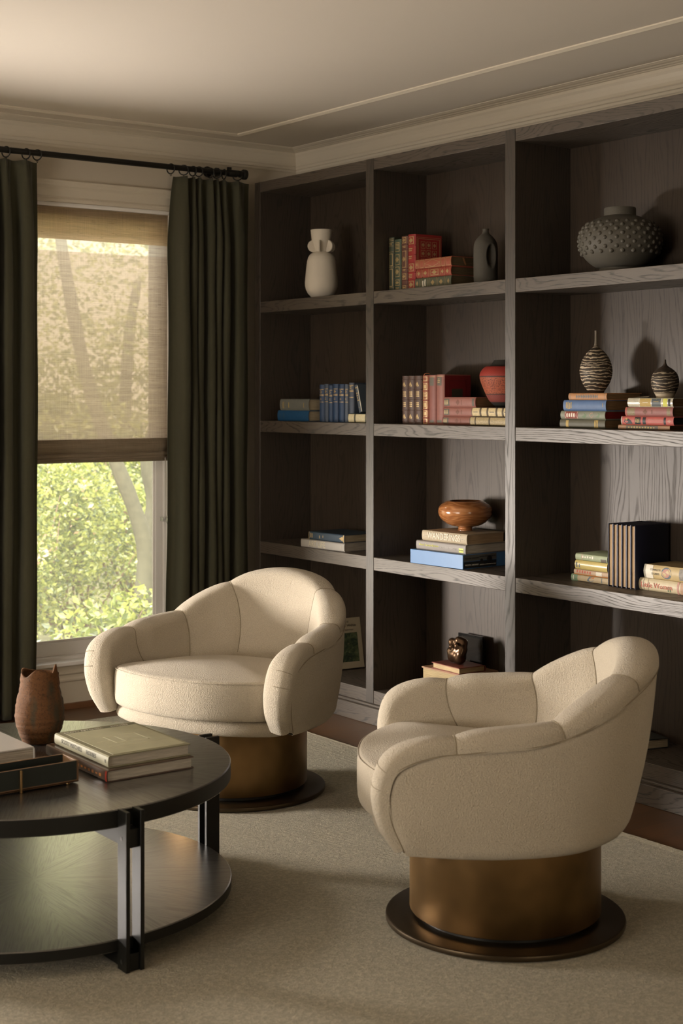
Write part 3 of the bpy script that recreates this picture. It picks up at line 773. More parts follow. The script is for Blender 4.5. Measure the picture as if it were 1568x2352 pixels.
# on the coffee table
bk = book('dark jacketed art book lying under the khaki one on the coffee table', 1.824, 3.523, ZT, .0315, .372, .266, plain('brown_gloss_jacket', (.085, .055, .040), .22, spec=.6, var=.5, nscale=12), 'white', c=.0028, bul=.002,
     deco=words(.42, .94, 9, .30, .62, ORG)+blk(.975, .998, .06, .94, plain('red_spine_end', (.32, .03, .015), .5)))
KH = plain('khaki_cloth', (.25, .235, .150), .6, var=.06, nscale=90, bump=.1)
bk = book('khaki cloth architecture book lying on top of the coffee table pair', 1.838, 3.543, ZT+.0320, .0315, .334, .252, KH, 'white', c=.0030, bul=.002,
     texts=[('SCOTT MITCHELL', .0165, .34, .56, DKP), ('HOUSES', .0165, .70, .56, DKP), ('R', .013, .955, .5, DKP)], rz=-.012)
m = MB(); m.box(.022, .243, .012, .304, .0312, .0320); m.build('cover_picture', plain('pale_olive_photo', (.40, .38, .25), .42, var=.22, nscale=14), bk)
m = MB(); m.box(.022, .243, .305, .322, .0312, .0319); m.build('cover_strip', plain('dark_khaki_strip', (.10, .095, .055), .5), bk)
for s_, cx_ in (('SCOTT MITCHELL', .082), ('HOUSES', .195)): text_mesh('title_lettering', s_, .015, Matrix.Translation((cx_, .3135, .0321)), WHT, bk)
m = MB()
for a_, b_, c_, d_ in ((.09, .19, .12, .124), (.09, .094, .12, .21), (.186, .19, .12, .21), (.09, .19, .206, .21), (.12, .124, .13, .20), (.13, .18, .15, .153), (.05, .23, .09, .092), (.05, .09, .16, .163)): m.box(a_, b_, c_, d_, .0319, .0322)
m.build('cover_drawing', plain('pale_photo_lines', (.56, .54, .38), .5), bk)
bk = book('large white book at the left photo edge behind the tray', 1.745, 3.80, ZT, .052, .255, .33, plain('white_gloss_jacket', (.62, .60, .58), .30, var=.03), 'white', rz=0, c=.0035, bul=.002)
bk.location = (1.754, 3.802+.262, ZT); bk.rotation_euler = (0, 0, PI)
# tray
tr = thing('desk_tray', 'long narrow black tray with brown edges at the left of the coffee table', 'tray', (1.50, 3.61, ZT))
BRN = plain('brown_walnut_edge', (.20, .115, .06), .45, var=.2, nscale=40); TRB = plain('black_green_leather', (.018, .022, .019), .42, var=.15)
m = MB(); m.box(1.24, 1.765, 3.566, 3.572, .410, .466); m.box(1.24, 1.765, 3.650, 3.656, .410, .466); m.box(1.24, 1.246, 3.572, 3.650, .410, .466); m.box(1.759, 1.765, 3.572, 3.650, .410, .466); m.box(1.24, 1.765, 3.566, 3.656, .4095, .414)
m.build('tray_body', BRN, tr, world=True, bevel=.0008)
m = MB(); m.box(1.24, 1.7585, 3.5645, 3.5662, .4165, .4655); m.build('leather_panel', TRB, tr, world=True)
m = MB(); m.box(1.246, 1.759, 3.572, 3.5725, .414, .4652); m.box(1.246, 1.759, 3.6495, 3.650, .414, .4652); m.box(1.246, 1.759, 3.572, 3.650, .414, .4148); m.build('lining', TRB, tr, world=True)
for q in (1.27, 1.738):
    for r_ in (3.574, 3.648): m = MB(); m.lathe([(.004, 0), (.005, .001), (.005, .0042)], 14, Matrix.Translation((q, r_, ZT))); m.build('foot', BRONZE, tr, world=True)
m = MB(); m.box(1.597, 1.602, 3.556, 3.5645, ZT, .464); m.build('brass_fin', BRONZE, tr, world=True, bevel=.0008)
# jagged terracotta vase
def terracotta():
    a = NT('weathered_terracotta'); v = a.map(); n = a.noise(v, 9, 5, .65); s = a.noise(v, 160, 3, .7); st = a.noise(a.map(scale=(6, 6, 90)), 1, 3, .6); d = a.noise(a.map(scale=(16, 16, 5)), 1, 3, .6)
    c = a.mix(n, (.075, .032, .012), (.19, .086, .033)); c = a.mix(a.ramp(s, [(.50, 0.), (.66, .75)]), c, (.045, .025, .012)); c = a.mix(a.ramp(d, [(.50, 0.), (.62, .85)]), c, (.055, .05, .032))
    return a.bsdf(c, .8, 0, .25, a.bump(a.math('ADD', s, a.math('MULTIPLY', st, 2.)), .5, .0025))
t = thing('terracotta_vase', 'rough brown terracotta vase with a torn wavy rim on the coffee table', 'vase', (1.888, 4.070, ZT))
vp = [(.052, 0), (.060, .004), (.066, .013), (.0705, .030), (.0712, .052), (.069, .075), (.066, .095), (.0605, .125), (.0570, .150), (.0560, .175), (.0545, .200)]
m = MB(); NS, NH = 96, 60
def rim(a):
    a = (a+PI) % (2*PI)-PI
    def g(c_, w_, h_): d = (a-c_+PI) % (2*PI)-PI; return h_*math.exp(-(d/w_)**2)
    return .200 + g(-2.15, .40, .018) + g(-1.0, .17, .030) + g(-1.55, .35, .008) + g(2.2, .5, .012) - g(-2.9, .3, .006)
def PV(i, j):
    a = 2*PI*i/(NS-1); h = rim(a)
    if j < NH: f = j/(NH-1); z = f*h; r = cr(vp, f)[0]; zz = z
    else: f = (NH*2-1-j)/(NH-1); f = lerp(.2, 1, f); z = f*h; r = cr(vp, f)[0]-.005; zz = z-.0015*(f > .97)
    r += (.0005*math.sin(zz*420+.8*math.sin(a))+.0007*math.sin(zz*230+a))*(zz > .01) + .0018*math.sin(2*a+zz*20)
    return (r*math.cos(a), r*math.sin(a), zz)
m.grid(PV, NS, NH*2); k = len(m.v); m.v.append((0, 0, .001)); m.v.append((0, 0, .045))
for i in range(NS-1): m.f += [(i*NH*2, (i+1)*NH*2, k), (i*NH*2+NH*2-1, k+1, (i+1)*NH*2+NH*2-1)]
m.build('vase_body', terracotta(), t, smooth=True, weld=.0003)

# ---- top row, middle cell
GT = 'gilt leather classics on the top shelf'
G1, G2, MR, RD, R2, GG = (.035, .045, .028), (.05, .075, .05), (.115, .045, .032), (.27, .018, .018), (.30, .055, .035), (.10, .105, .07)
x = 4.02
book('narrow dark green gilt book, first of the upright ones on the top shelf', x, 5.113, S[3], .035, .236, .17, G1, 'gold', True, deco=lines(.03, .06, .10, .16, .27, .55, .93)+words(.11, .15, 2)+frame(.30, .53)+frame(.58, .91), group=GT)
book('green gilt book second in the upright row on the top shelf', x, 5.074, S[3], .045, .224, .17, G2, 'gold', True, deco=frame(.06, .24)+words(.09, .20, 4)+frame(.29, .50)+dia(.395, .06)+frame(.53, .73)+dia(.63, .06)+frame(.78, .90)+dia(.84, .035)+words(.93, .97, 2), group=GT, ribs=(.265, .515, .755))
book('maroon gilt book between the green and the scarlet ones on the top shelf', x, 5.025, S[3], .041, .234, .17, MR, 'gold', True, deco=frame(.02, .13)+dia(.075, .035)+words(.18, .23, 2)+frame(.27, .58)+dia(.425, .05)+words(.61, .65, 2)+frame(.69, .80)+dia(.745, .035)+frame(.91, .99)+dia(.95, .02), group=GT, ribs=(.15, .25, .60, .67, .82, .89))
bk = book('thick scarlet leather book whose gilt front cover shows, top shelf', x, 4.981, S[3], .050, .238, .150, RD, 'gold', True, deco=frame(.04, .18)+dia(.11, .05)+words(.25, .32, 2, .1, .7)+words(.39, .46, 2, .1, .7)+frame(.53, .67)+dia(.60, .05)+words(.72, .80, 3, .1, .7)+frame(.84, .98)+dia(.91, .05), ribs=(.20, .37, .51, .69, .82))
m = MB()
def rect(u0, u1, v0, v1, w_, T_): m.box(u0, u1, v0, v0+w_, T_, T_+.0005); m.box(u0, u1, v1-w_, v1, T_, T_+.0005); m.box(u0, u0+w_, v0, v1, T_, T_+.0005); m.box(u1-w_, u1, v0, v1, T_, T_+.0005)
rect(.012, .145, .012, .226, .0012, .05); rect(.018, .139, .018, .220, .0020, .05)
for i in range(3):
    for j in range(5):
        rect(.034+i*.032, .058+i*.032, .030+j*.037, .060+j*.037, .0016, .05)
        m.add([(.046+i*.032+.008*math.cos(q), .045+j*.037+.010*math.sin(q), .0505) for q in (0, PI/2, PI, 3*PI/2)], [(0, 1, 2, 3)])
m.build('cover_gilding', GILT, bk)
GH = 'horizontal gilt books on the top shelf'
def hbook(label, y0, z, T, L, cvr, pg, deco, x_=x, D=.17, **k): return book(label, x_, y0, z, T, L, D, cvr, pg, False, deco=deco, **k)
hbook('grey-green gilt book at the bottom of the top shelf pile', 4.693, S[3], .046, .236, GG, 'gold', lines(.13, .18, .36, .40, .60, .64, .82, .86)+dia(.065, .03)+words(.21, .33, 2, .15, .85, WHT)+dia(.50, .05)+dia(.73, .05)+dia(.93, .03), ribs=(.155, .38, .62, .84))
hbook('short red gilt book in the middle of the top shelf pile', 4.693, S[3]+.0465, .038, .228, R2, 'gold', lines(.02, .15, .19, .36, .40, .66, .70, .82, .97)+dia(.08, .04)+dia(.27, .05)+frame(.42, .64, .15, .85)+dia(.53, .08)+dia(.76, .035)+dia(.90, .04), ribs=(.17, .38, .68, .83))
bk = hbook('russet gilt book on top of the top shelf pile with a ribbon', 4.693, S[3]+.085, .041, .236, (.33, .085, .05), 'gold', frame(.01, .11, .1, .9, .006, .04)+dia(.06, .02)+frame(.14, .24, .1, .9, .006, .04)+frame(.27, .71, .08, .92, .006, .04)+[('p', [(.27, .5), (.49, .1), (.49, .14), (.285, .5), (.49, .86), (.49, .9)], GILT), ('p', [(.71, .5), (.49, .1), (.49, .14), (.695, .5), (.49, .86), (.49, .9)], GILT)]+frame(.73, .83, .1, .9, .006, .04)+frame(.86, .99, .1, .9, .006, .04), ribs=(.125, .255, .72, .845))
m = MB(); m.add([(.060, -.002, .036), (.070, -.002, .037), (.082, -.003, .010), (.074, -.004, .004), (.068, -.003, .016)], [(0, 1, 2, 3, 4)]); m.build('ribbon', plain('tan_ribbon', (.25, .12, .05), .6), bk, fixn=False)

# ---- second shelf, left cell
GB = 'blue cloth set books in the second-row left cell'
x = 4.02; BL = (.022, .05, .115); B2 = (.05, .07, .11)
hb = [(5.636, .037, BL), (5.596, .031, B2), (5.562, .031, BL), (5.528, .038, BL), (5.482, .038, BL), (5.437, .027, (.07, .09, .13)), (5.405, .036, (.06, .075, .11))]
nm = ['first blue book of the standing blue row, beside the lying pair', 'grey-faded blue book second in the standing blue row', 'third book of the standing blue row', 'fourth book of the standing blue row, wider than the third',
      'fifth book of the standing blue row', 'narrow pale-spined sixth book of the standing blue row', 'last book of the standing blue row with a dark side cover']
for i, (yy, T_, c_) in enumerate(hb):
    hh = .172+.004*math.sin(i*2.3)+(.004 if i > 4 else 0)
    d_ = lines(.13, .27, .295, .47, w=.016)+words(.155, .25, 3, .25, .75)+words(.36, .43, 2, .3, .7) if i < 6 else lines(.07, .19, .22, .37, w=.016)+words(.09, .17, 2, .25, .75)
    book(nm[i], x, yy, S[2], T_-.001, hh, .16, c_, 'cream', True, deco=d_, group=None, bul=.006)
book('thick bright blue book lying at the bottom left of the blue row', x-.02, 5.692, S[2], .050, .242, .15, (.012, .07, .17), 'cream', False, deco=words(.07, .11, 1, .2, .8, plain('faded_blue_print', (.05, .09, .14), .6))+words(.19, .24, 2, .15, .85, MAT['faded_blue_print']), rz=.05)
book('grey-blue worn book lying on the bright blue one', x-.02, 5.690, S[2]+.0505, .054, .225, .15, (.14, .145, .13), 'cream', False, deco=words(.10, .16, 2, .15, .85, OCH)+words(.30, .35, 1, .2, .8, OCH)+words(.82, .85, 1, .2, .8, OCH), rz=.05)
book('small white-and-gold patterned book lying under the leaning blue one', 4.00, 5.205, S[2], .040, .178, .12, (.05, .06, .05), 'cream', False, deco=[('b', .02, .26, .06, .94, plain('cream_gilt_spine', (.55, .48, .30), .5, var=.4, nscale=200)), ('b', .33, .72, .06, .94, MAT['cream_gilt_spine']), ('b', .80, .97, .1, .9, MAT['cream_gilt_spine'])]+lines(.30, .76, w=.02), ribs=(.295, .75))
book('narrow blue and cream book leaning at the end of the blue row', 4.015, 5.322, S[2]+.0425, .024, .128, .13, (.05, .065, .085), 'cream', True, tilt=-.28, deco=words(.08, .16, 1)+words(.28, .62, 4, .3, .75)+words(.80, .86, 1, .4, .6)+[('b', .05, .98, .86, .98, WHT)])

# ---- second shelf, middle cell
BM, B3, PK = (.070, .036, .026), (.22, .055, .028), (.23, .085, .066)
for i, (yy, T_, lb) in enumerate([(5.020, .043, 'leftmost of the three brown leather books with gold harps'), (4.977, .043, 'middle of the three brown leather books with gold harps'), (4.933, .046, 'rightmost of the three brown leather books with gold harps')]):
    dd = [('p', [(.12, .5), (.17, .28), (.21, .30), (.225, .62), (.205, .70), (.15, .58)], GILT), ('p', [(.79, .5), (.84, .28), (.88, .30), (.895, .62), (.875, .70), (.82, .58)], GILT)]+words(.325, .45, 3, .18, .82)+words(.55, .66, 3, .25, .75)
    book(lb, x, yy, S[2], T_, .206, .16, BM, 'brown', True, deco=dd, ribs=(.075, .28, .495, .715, .93), bul=.006)
bk = book('orange-red book with gilt labels and a ribbon, fourth in its row', x, 4.882, S[2], .040, .208, .16, B3, 'brown', True, deco=frame(.03, .12)+frame(.16, .30)+blk(.19, .27, .32, .68)+frame(.34, .49)+words(.37, .46, 3)+frame(.53, .68)+blk(.56, .65, .32, .68)+frame(.72, .85)+blk(.75, .82, .32, .68)+frame(.89, .99), ribs=(.14, .32, .51, .70, .87))
m = MB(); m.tube([(.03, .205, .02), (.02, .215, .025), (.01, .216, .012), (.008, .2105, .003)], .0013, 6); m.build('ribbon', plain('orange_ribbon', (.30, .08, .02), .6), bk)
DG = plain('dark_grey_label', (.11, .095, .075), .6, var=.3, nscale=300)
book('faded rose book with dark label, left of the matching pair', x, 4.840, S[2], .047, .209, .16, (.20, .065, .050), 'brown', True, deco=[('b', .05, .22, .15, .75, DG)]+lines(.04, .965, w=.006)+[('b', .91, .965, .15, .75, DG)])
bk = book('rose-red book with deep red side cover beside the lying rose books', x, 4.791, S[2], .050, .210, .150, PK, 'brown', True, deco=[('b', .05, .22, .15, .75, DG), ('b', .91, .96, .15, .75, DG)]+words(.08, .18, 3, .25, .6)+lines(.035, w=.006))
m = MB(); m.box(.008, .150, .004, .206, .0500, .0504); m.build('side_cover', plain('deep_red_cloth', (.13, .008, .010), .5), bk)
m = MB(); m.box(.045, .105, .075, .150, .0504, .0509); m.build('side_label', plain('olive_black_label', (.035, .03, .018), .5), bk)
m = MB(); rect(.030, .125, .055, .185, .002, .0504); m.build('side_border', plain('dark_red_border', (.08, .006, .008), .5), bk)
for i, (zz, T_, lb, y0) in enumerate([(0, .035, 'rose-brown book at the bottom of the three lying rose books', 4.547), (.0355, .037, 'rose book in the middle of the three lying rose books', 4.542), (.0730, .042, 'rose book on top of the three lying, beneath the red vase', 4.541)]):
    book(lb, x, y0, S[2]+zz, T_, .202, .16, (.25-.04*(i == 0), .10-.02*(i == 0), .08-.02*(i == 0)), 'brown', False, deco=[('b', .03, .20, .15, .85, DG), ('b', .90, .96, .12, .88, DG)]+words(.05, .17, 3, .2, .8)+[('p', [(.40, .5), (.46, .18), (.52, .5), (.46, .82)], plain('faint_brown_print', (.17, .07, .05), .6)), ('b', .57, .59, .25, .75, MAT['faint_brown_print'])]+lines(.015, .985, w=.008, c=plain('dark_rose_edge', (.25, .03, .02), .6)))
CG = plain('cream_gold_spine', (.50, .40, .22), .45, var=.35, nscale=160); 
book('cream and gold book lying under the red vase', 4.0, 4.310, S[2]+.0375, .036, .232, .17, (.10, .075, .045), 'brown', False, deco=[('b', a_, b_, .06, .94, CG) for a_, b_ in ((.02, .21), (.26, .39), (.44, .62), (.67, .78), (.83, .98))]+dia(.11, .06, DG, .3)+dia(.53, .06, DG, .3)+dia(.90, .06, DG, .3), ribs=(.235, .415, .645, .805))
book('gold filigree book at the bottom of the pile under the red vase', 3.995, 4.310, S[2], .0372, .238, .17, (.085, .065, .04), 'brown', False, deco=[('b', a_, b_, .1, .9, plain('filigree_gold', (.32, .25, .13), .45, var=.8, nscale=230)) for a_, b_ in ((.02, .13), (.16, .48), (.52, .93))], ribs=(.145, .50, .95))

# ---- second shelf, right cell
book('olive-black cloth book at the bottom of the pile under the striped tall vase', 4.0, 3.806, S[2], .033, .232, .19, (.085, .080, .055), 'brown', False, deco=[('b', .14, .20, .1, .9, OCH), ('b', .77, .79, .05, .95, OCH), ('b', .80, .82, .05, .95, OCH), ('b', .83, .85, .05, .95, OCH)])
book('grey-green decorated book with a maroon label and red page edges', 4.0, 3.806, S[2]+.0335, .031, .228, .19, (.19, .20, .15), 'red', False, deco=[('b', .10, .40, .08, .92, plain('maroon_label', (.22, .05, .035), .5)), ('p', [(.66, .5), (.70, .15), (.75, .45), (.72, .85), (.68, .75)], PNK), ('p', [(.48, .3), (.55, .12), (.60, .5), (.54, .8)], GRNP), ('p', [(.80, .3), (.86, .2), (.90, .6), (.84, .85)], GRNP)]+[('b', .105, .12, .06, .94, WHT), ('b', .375, .39, .06, .94, WHT)]+words(.14, .35, 4, .2, .8, WHT))
book('cornflower blue book in the pile under the striped tall vase', 4.0, 3.802, S[2]+.065, .040, .216, .19, (.075, .135, .27), 'brown', False, deco=words(.07, .22, 4, .15, .85, OCH)+words(.93, .95, 1, .3, .8, OCH), rz=.01)
book('orange patterned thin book on top of the pile under the tall vase', 4.0, 3.798, S[2]+.1055, .026, .196, .185, (.40, .20, .09), 'brown', False, deco=[('p', [(q, .5), (q+.018, .15), (q+.036, .5), (q+.018, .85)], BLUP) for q in [.20+.045*i for i in range(13)]]+lines(.05, .95, w=.006, c=BLUP), rz=-.01)
ZS2 = S[2]+.1055+.026
book('thin tan book with grey title label at the bottom of the right pile', 4.0, 3.500, S[2], .017, .242, .19, (.28, .15, .075), 'brown', False, deco=[('b', .16, .78, .12, .88, DG)]+words(.20, .74, 10, .3, .7, OCH), bul=.002)
book('coral red book with black figure and bands in the right pile', 4.0, 3.482, S[2]+.0175, .030, .244, .19, (.42, .10, .085), 'green', False, deco=[('b', .27, .38, .08, .92, BLKP), ('b', .42, .48, .08, .92, BLKP), ('b', .82, .86, .08, .92, BLKP), ('p', [(.06, .35), (.10, .1), (.22, .12), (.20, .5), (.13, .75), (.07, .6)], BLKP), ('b', .0, .012, 0, 1, WHT), ('b', .52, .80, .32, .37, PNK), ('b', .52, .80, .60, .65, PNK)]+words(.285, .37, 3, .2, .8, OCH)+[('p', [(.08, .65), (.11, .5), (.13, .68), (.11, .85)], OCH), ('p', [(.89, .5), (.93, .3), (.96, .5), (.93, .7)], PNK)])
book('rose leather book with a dark gilt label in the right pile', 4.0, 3.485, S[2]+.048, .033, .222, .19, (.25, .095, .085), 'brown', False, deco=[('b', .05, .21, .1, .9, plain('old_gold_label', (.20, .15, .08), .5, var=.5, nscale=150)), ('b', .88, .95, .1, .9, MAT['old_gold_label']), ('p', [(.38, .5), (.43, .18), (.48, .5), (.43, .82)], MAT['faint_brown_print']), ('b', .56, .58, .3, .7, MAT['faint_brown_print'])]+lines(.02, w=.02, c=REDP))
MOT = plain('mottled_cream_jacket', (.46, .43, .34), .25, spec=.6, var=.35, nscale=60)
bk = book('cream jacketed book with yellow and black picture blocks on top of the right pile', 4.0, 3.485, S[2]+.0815, .032, .210, .19, MOT, 'brown', False, deco=[('b', .28, .52, .06, .94, OCH), ('b', .54, .74, .06, .94, plain('slate_print', (.07, .085, .09), .5)), ('b', .79, .88, .06, .94, YEL), ('b', .90, .95, .1, .9, BLKP), ('p', [(.34, .5), (.40, .1), (.46, .5), (.40, .9)], WHT), ('p', [(.58, .6), (.64, .2), (.70, .6), (.64, .9)], OCH)]+lines(.26, .76, w=.012, c=WHT))
m = MB(); m.add([(.012, .195, .0335), (.06, .212, .034), (.05, .15, .040), (.03, .14, .0345)], [(0, 1, 2, 3)]); m.build('torn_jacket_flap', MOT, bk, fixn=False)
ZS2B = S[2]+.0815+.032

# ---- third shelf
AG = plain('grey_linen_jacket', (.33, .31, .28), .6, var=.05, bump=.1)
book('pale grey book with large cream capitals lying in the third-row left cell', 3.972, 5.375, S[1], .037, .315, .24, AG, 'white', False, rz=.06, texts=[('ART LIFE', (.040, .80), .38, .50, plain('cream_capitals', (.55, .50, .36), .6)), ('I', .020, .93, .5, WHT)], bul=.002)
book('navy book with gilt corners lying on the pale grey book', 3.985, 5.392, S[1]+.0375, .036, .258, .20, (.025, .045, .07), 'cream', False, rz=.06, deco=words(.05, .13, 2, .15, .85)+words(.30, .34, 1, .2, .7)+words(.40, .43, 1, .3, .7)+[('p', [(.86, .5), (.95, .2), (.97, .5), (.95, .8)], GILT), ('b', .965, .99, .03, .97, GILT), ('b', .0, .02, .03, .97, GILT)], bul=.002)
bk = thing('book', 'bright blue slipcased book set at the bottom under the wooden bowl', 'book', (3.962, 4.552, S[1]), (0, 0, .045))
m = MB(); m.box(0, .25, 0, .320, 0, .058); m.build('slipcase', plain('bright_blue_cloth', (.055, .155, .34), .35, spec=.5, var=.06, bump=.1), bk, bevel=.0012)
m = MB(); m.box(.004, .19, -.0006, 0, .031, .056); m.build('end_picture', plain('grey_photo', (.10, .10, .09), .5, var=.3, nscale=40), bk)
m = MB(); m.box(.004, .19, -.0006, 0, .003, .029); m.build('lower_picture', plain('black_photo', (.012, .014, .016), .5, var=.3, nscale=40), bk)
m = MB()
for a_, b_, r_ in ((.105, .030, .008), (.150, .034, .014), (.155, .026, .010)): m.lathe([(.0003, 0), (r_, 0), (r_, .0006), (.0003, .0006)], 20, Matrix.Translation((a_, -.0008, b_)) @ Matrix.Rotation(PI/2, 4, 'X'))
m.build('silhouettes', BLKP, bk)
MF = Matrix(((1, 0, 0, 0), (0, 0, -1, -.0012), (0, 1, 0, 0), (0, 0, 0, 1)))
for s_, sz, cx_, cz_ in (('FREDERIC BRENNER', .0085, .050, .042), ('DIASPORA: HOMELANDS IN EXILE', .006, .140, .046), ('FREDERIC BRENNER', .0085, .050, .015), ('DIASPORA: HOMELANDS IN EXILE', .006, .140, .013)):
    text_mesh('title_lettering', s_, sz, MF @ Matrix.Translation((cx_, cz_, 0)), WHT if cz_ < .03 else BLKP, bk)
book('grey-brown jacketed photography book in the middle under the wooden bowl', 3.982, 4.560, S[1]+.0585, .037, .300, .24, plain('taupe_jacket', (.20, .18, .165), .5, var=.05), 'white', False, rz=.045, bul=.002,
     deco=[('b', .87, .96, .15, .62, plain('lime_label', (.50, .55, .12), .5))], texts=[('Henri Cartier-Bresson', .0135, .27, .56, YEL), ('The Modern Century', .0125, .64, .50, plain('grey_print', (.42, .40, .37), .5)), ('MoMA', .009, .915, .38, DKP)])
book('beige book with tall white lettering directly under the wooden bowl', 3.995, 4.566, S[1]+.096, .042, .272, .22, plain('beige_cloth', (.36, .30, .21), .6, var=.06, bump=.1), 'tan', False, rz=.045, bul=.003,
     texts=[('WANDERINGS', (.038, .80), .50, .52, plain('pale_lettering', (.60, .55, .44), .5)), ('CHAIM', .0075, .08, .5, WHT), ('POTOK', .0075, .91, .5, WHT)])
ZBW = S[1]+.096+.042
# right cell: small pile, navy set, worn jackets
x = 4.07
book('green and cream paperback with a green head at the bottom of the small pile', x, 3.852, S[1], .025, .196, .15, (.42, .33, .20), 'cream', False, deco=[('b', 0, .17, 0, 1, GRNP), ('b', .05, .07, .2, .8, WHT), ('p', [(.42, .2), (.50, .08), (.60, .3), (.58, .85), (.48, .9), (.44, .5)], BLUP), ('p', [(.50, .75), (.60, .6), (.62, .95)], ORG), ('b', .80, .82, .1, .9, BLUP)], bul=.003)
book('cream and rust book with red lettering second from the bottom', x, 3.852, S[1]+.0255, .021, .178, .15, (.46, .33, .22), 'cream', False, deco=words(.08, .52, 6, .3, .85, REDP)+[('b', .0, .98, .0, .14, ORG), ('b', .63, .80, .15, .85, WHT)], bul=.003, rz=.02)
book('yellow-gold worn jacket book third in the small pile', x-.01, 3.852, S[1]+.047, .034, .166, .15, plain('yellow_jacket', (.50, .40, .15), .25, spec=.6, var=.15), 'cream', False, deco=words(.03, .09, 3, .15, .85, BLUP)+words(.13, .18, 1, .2, .7, BLUP), bul=.004)
book('pale green paperback on top of the small pile', x-.01, 3.852, S[1]+.0815, .026, .164, .15, (.27, .31, .19), 'cream', False, deco=words(.22, .60, 5, .35, .75, WHT)+[('b', .80, .97, .05, .5, DG), ('b', .20, .215, 0, 1, PNK)], bul=.003)
NV = plain('navy_cloth', (.012, .017, .045), .45, spec=.4, var=.1, bump=.1)
nl = ['navy book at the left end of the fore-edge-out row', 'second navy book in the fore-edge-out row', 'third navy book in the fore-edge-out row', 'fourth navy book in the fore-edge-out row', 'fifth navy book in the fore-edge-out row', 'navy book at the right end whose whole cover shows']
yn = 3.843
for i in range(6):
    T_ = [.0235, .0205, .0215, .0215, .0205, .0215][i]; tl = [-.055, -.035, -.02, -.005, .012, .045][i]
    b_ = book(nl[i], 4.055+.185, yn-T_, S[1], T_, .232, .185, NV, 'tan', True, rz=PI, c=.0022, bul=.003)
    b_.rotation_euler = (PI/2, 0, PI)
    yn -= T_+.0008
book('cream worn jacket book with red title lying beside the navy books', 4.075, 3.452, S[1], .044, .256, .17, plain('cream_worn_jacket', (.52, .44, .29), .5, var=.18, nscale=30), 'cream', False, bul=.006,
     deco=[('b', .085, .092, .0, 1, DG), ('b', .17, .175, .0, 1, DG), ('b', .70, .735, 0, 1, PNK), ('b', .76, .98, .02, .98, plain('dusty_rose_print', (.42, .27, .18), .6, var=.35, nscale=50))]+words(.53, .60, 2, .1, .6, GRNP), texts=[('Little Women', .026, .33, .47, REDP)])
book('tan jacket book with a round blue-pink medallion on top of the cream one', 4.080, 3.452, S[1]+.0445, .050, .236, .165, plain('tan_worn_jacket', (.48, .37, .19), .5, var=.2, nscale=30), 'cream', False, bul=.007,
     deco=[('b', .0, .04, .0, 1, plain('greyish_cloth', (.26, .24, .18), .6)), ('b', .04, .18, .02, .98, WHT), ('p', [(.45+.10*math.cos(q*PI/8), .5+.42*math.sin(q*PI/8)) for q in range(16)], BLUP), ('p', [(.445+.07*math.cos(q*PI/8), .5+.32*math.sin(q*PI/8)) for q in range(16)], PNK), ('b', .70, .98, .1, .92, plain('blue_rose_print', (.26, .24, .21), .6, var=.6, nscale=60))], texts=[('COMPLETE', .010, .235, .66, DKP), ('STORIES', .010, .235, .38, DKP)])
m = MB()

# ---- bottom row
lb = thing('book', 'cream book with a green landscape on its front leaning back in the bottom left cell', 'book', (4.096, 5.598, S[0]+.0056), (0, 0, 0))
lb.rotation_euler = (-.20, .0, -.12)
LC = plain('cream_glossy_cover', (.44, .38, .27), .4, var=.04)
m = MB(); m.box(0, .150, .0, .002, 0, .235); m.box(0, .150, .024, .026, 0, .235); m.box(-.0016, .0005, 0, .026, 0, .235); m.build('cover', LC, lb, bevel=.0006)
m = MB(); m.box(.002, .147, .002, .024, .002, .233); m.build('page_block', PG['white'], lb)
def pic():
    a = NT('painted_landscape'); v = a.map(); n = a.noise(v, 38, 4, .6, 1.5); n2 = a.noise(v, 75, 2, .5)
    c = a.ramp(n, [(.30, (.012, .020, .016)), (.45, (.03, .05, .03)), (.58, (.09, .115, .05)), (.70, (.13, .16, .10))]); c = a.mix(a.ramp(n2, [(.66, 0.), (.72, .8)]), c, (.30, .20, .12))
    return a.bsdf(c, .4)
m = MB(); m.box(.024, .126, -.0006, .0, .030, .165); m.build('cover_picture', pic(), lb)
for s_, sz, cz_ in (('THE', .012, .216), ('Artist Within', .018, .199), ('A COLLECTION', .009, .178)):
    text_mesh('title_lettering', s_, sz, Matrix(((1, 0, 0, .075), (0, 0, -1, -.0008), (0, 1, 0, cz_), (0, 0, 0, 1))), DKP, lb)
gb = thing('box', 'tan box with a red bow standing behind the leaning book', 'box', (4.19, 5.775, S[0]))
m = MB(); m.box(-.06, .04, -.06, .05, 0, .200); m.build('box_body', plain('tan_card', (.30, .21, .11), .6), gb, bevel=.002)
m = MB(); m.box(-.062, .042, -.062, .052, .196, .206); m.build('lid', plain('pale_card', (.50, .44, .36), .6), gb, bevel=.001)
m = MB(); m.torus((-.02, 0, .217), .014, .004, (0, 1, .2), 16, 6); m.torus((.012, -.0, .217), .014, .004, (0, 1, -.2), 16, 6); m.box(-.062, .042, -.006, .006, .206, .2075); m.build('bow', plain('red_satin', (.35, .01, .012), .4), gb, smooth=30)
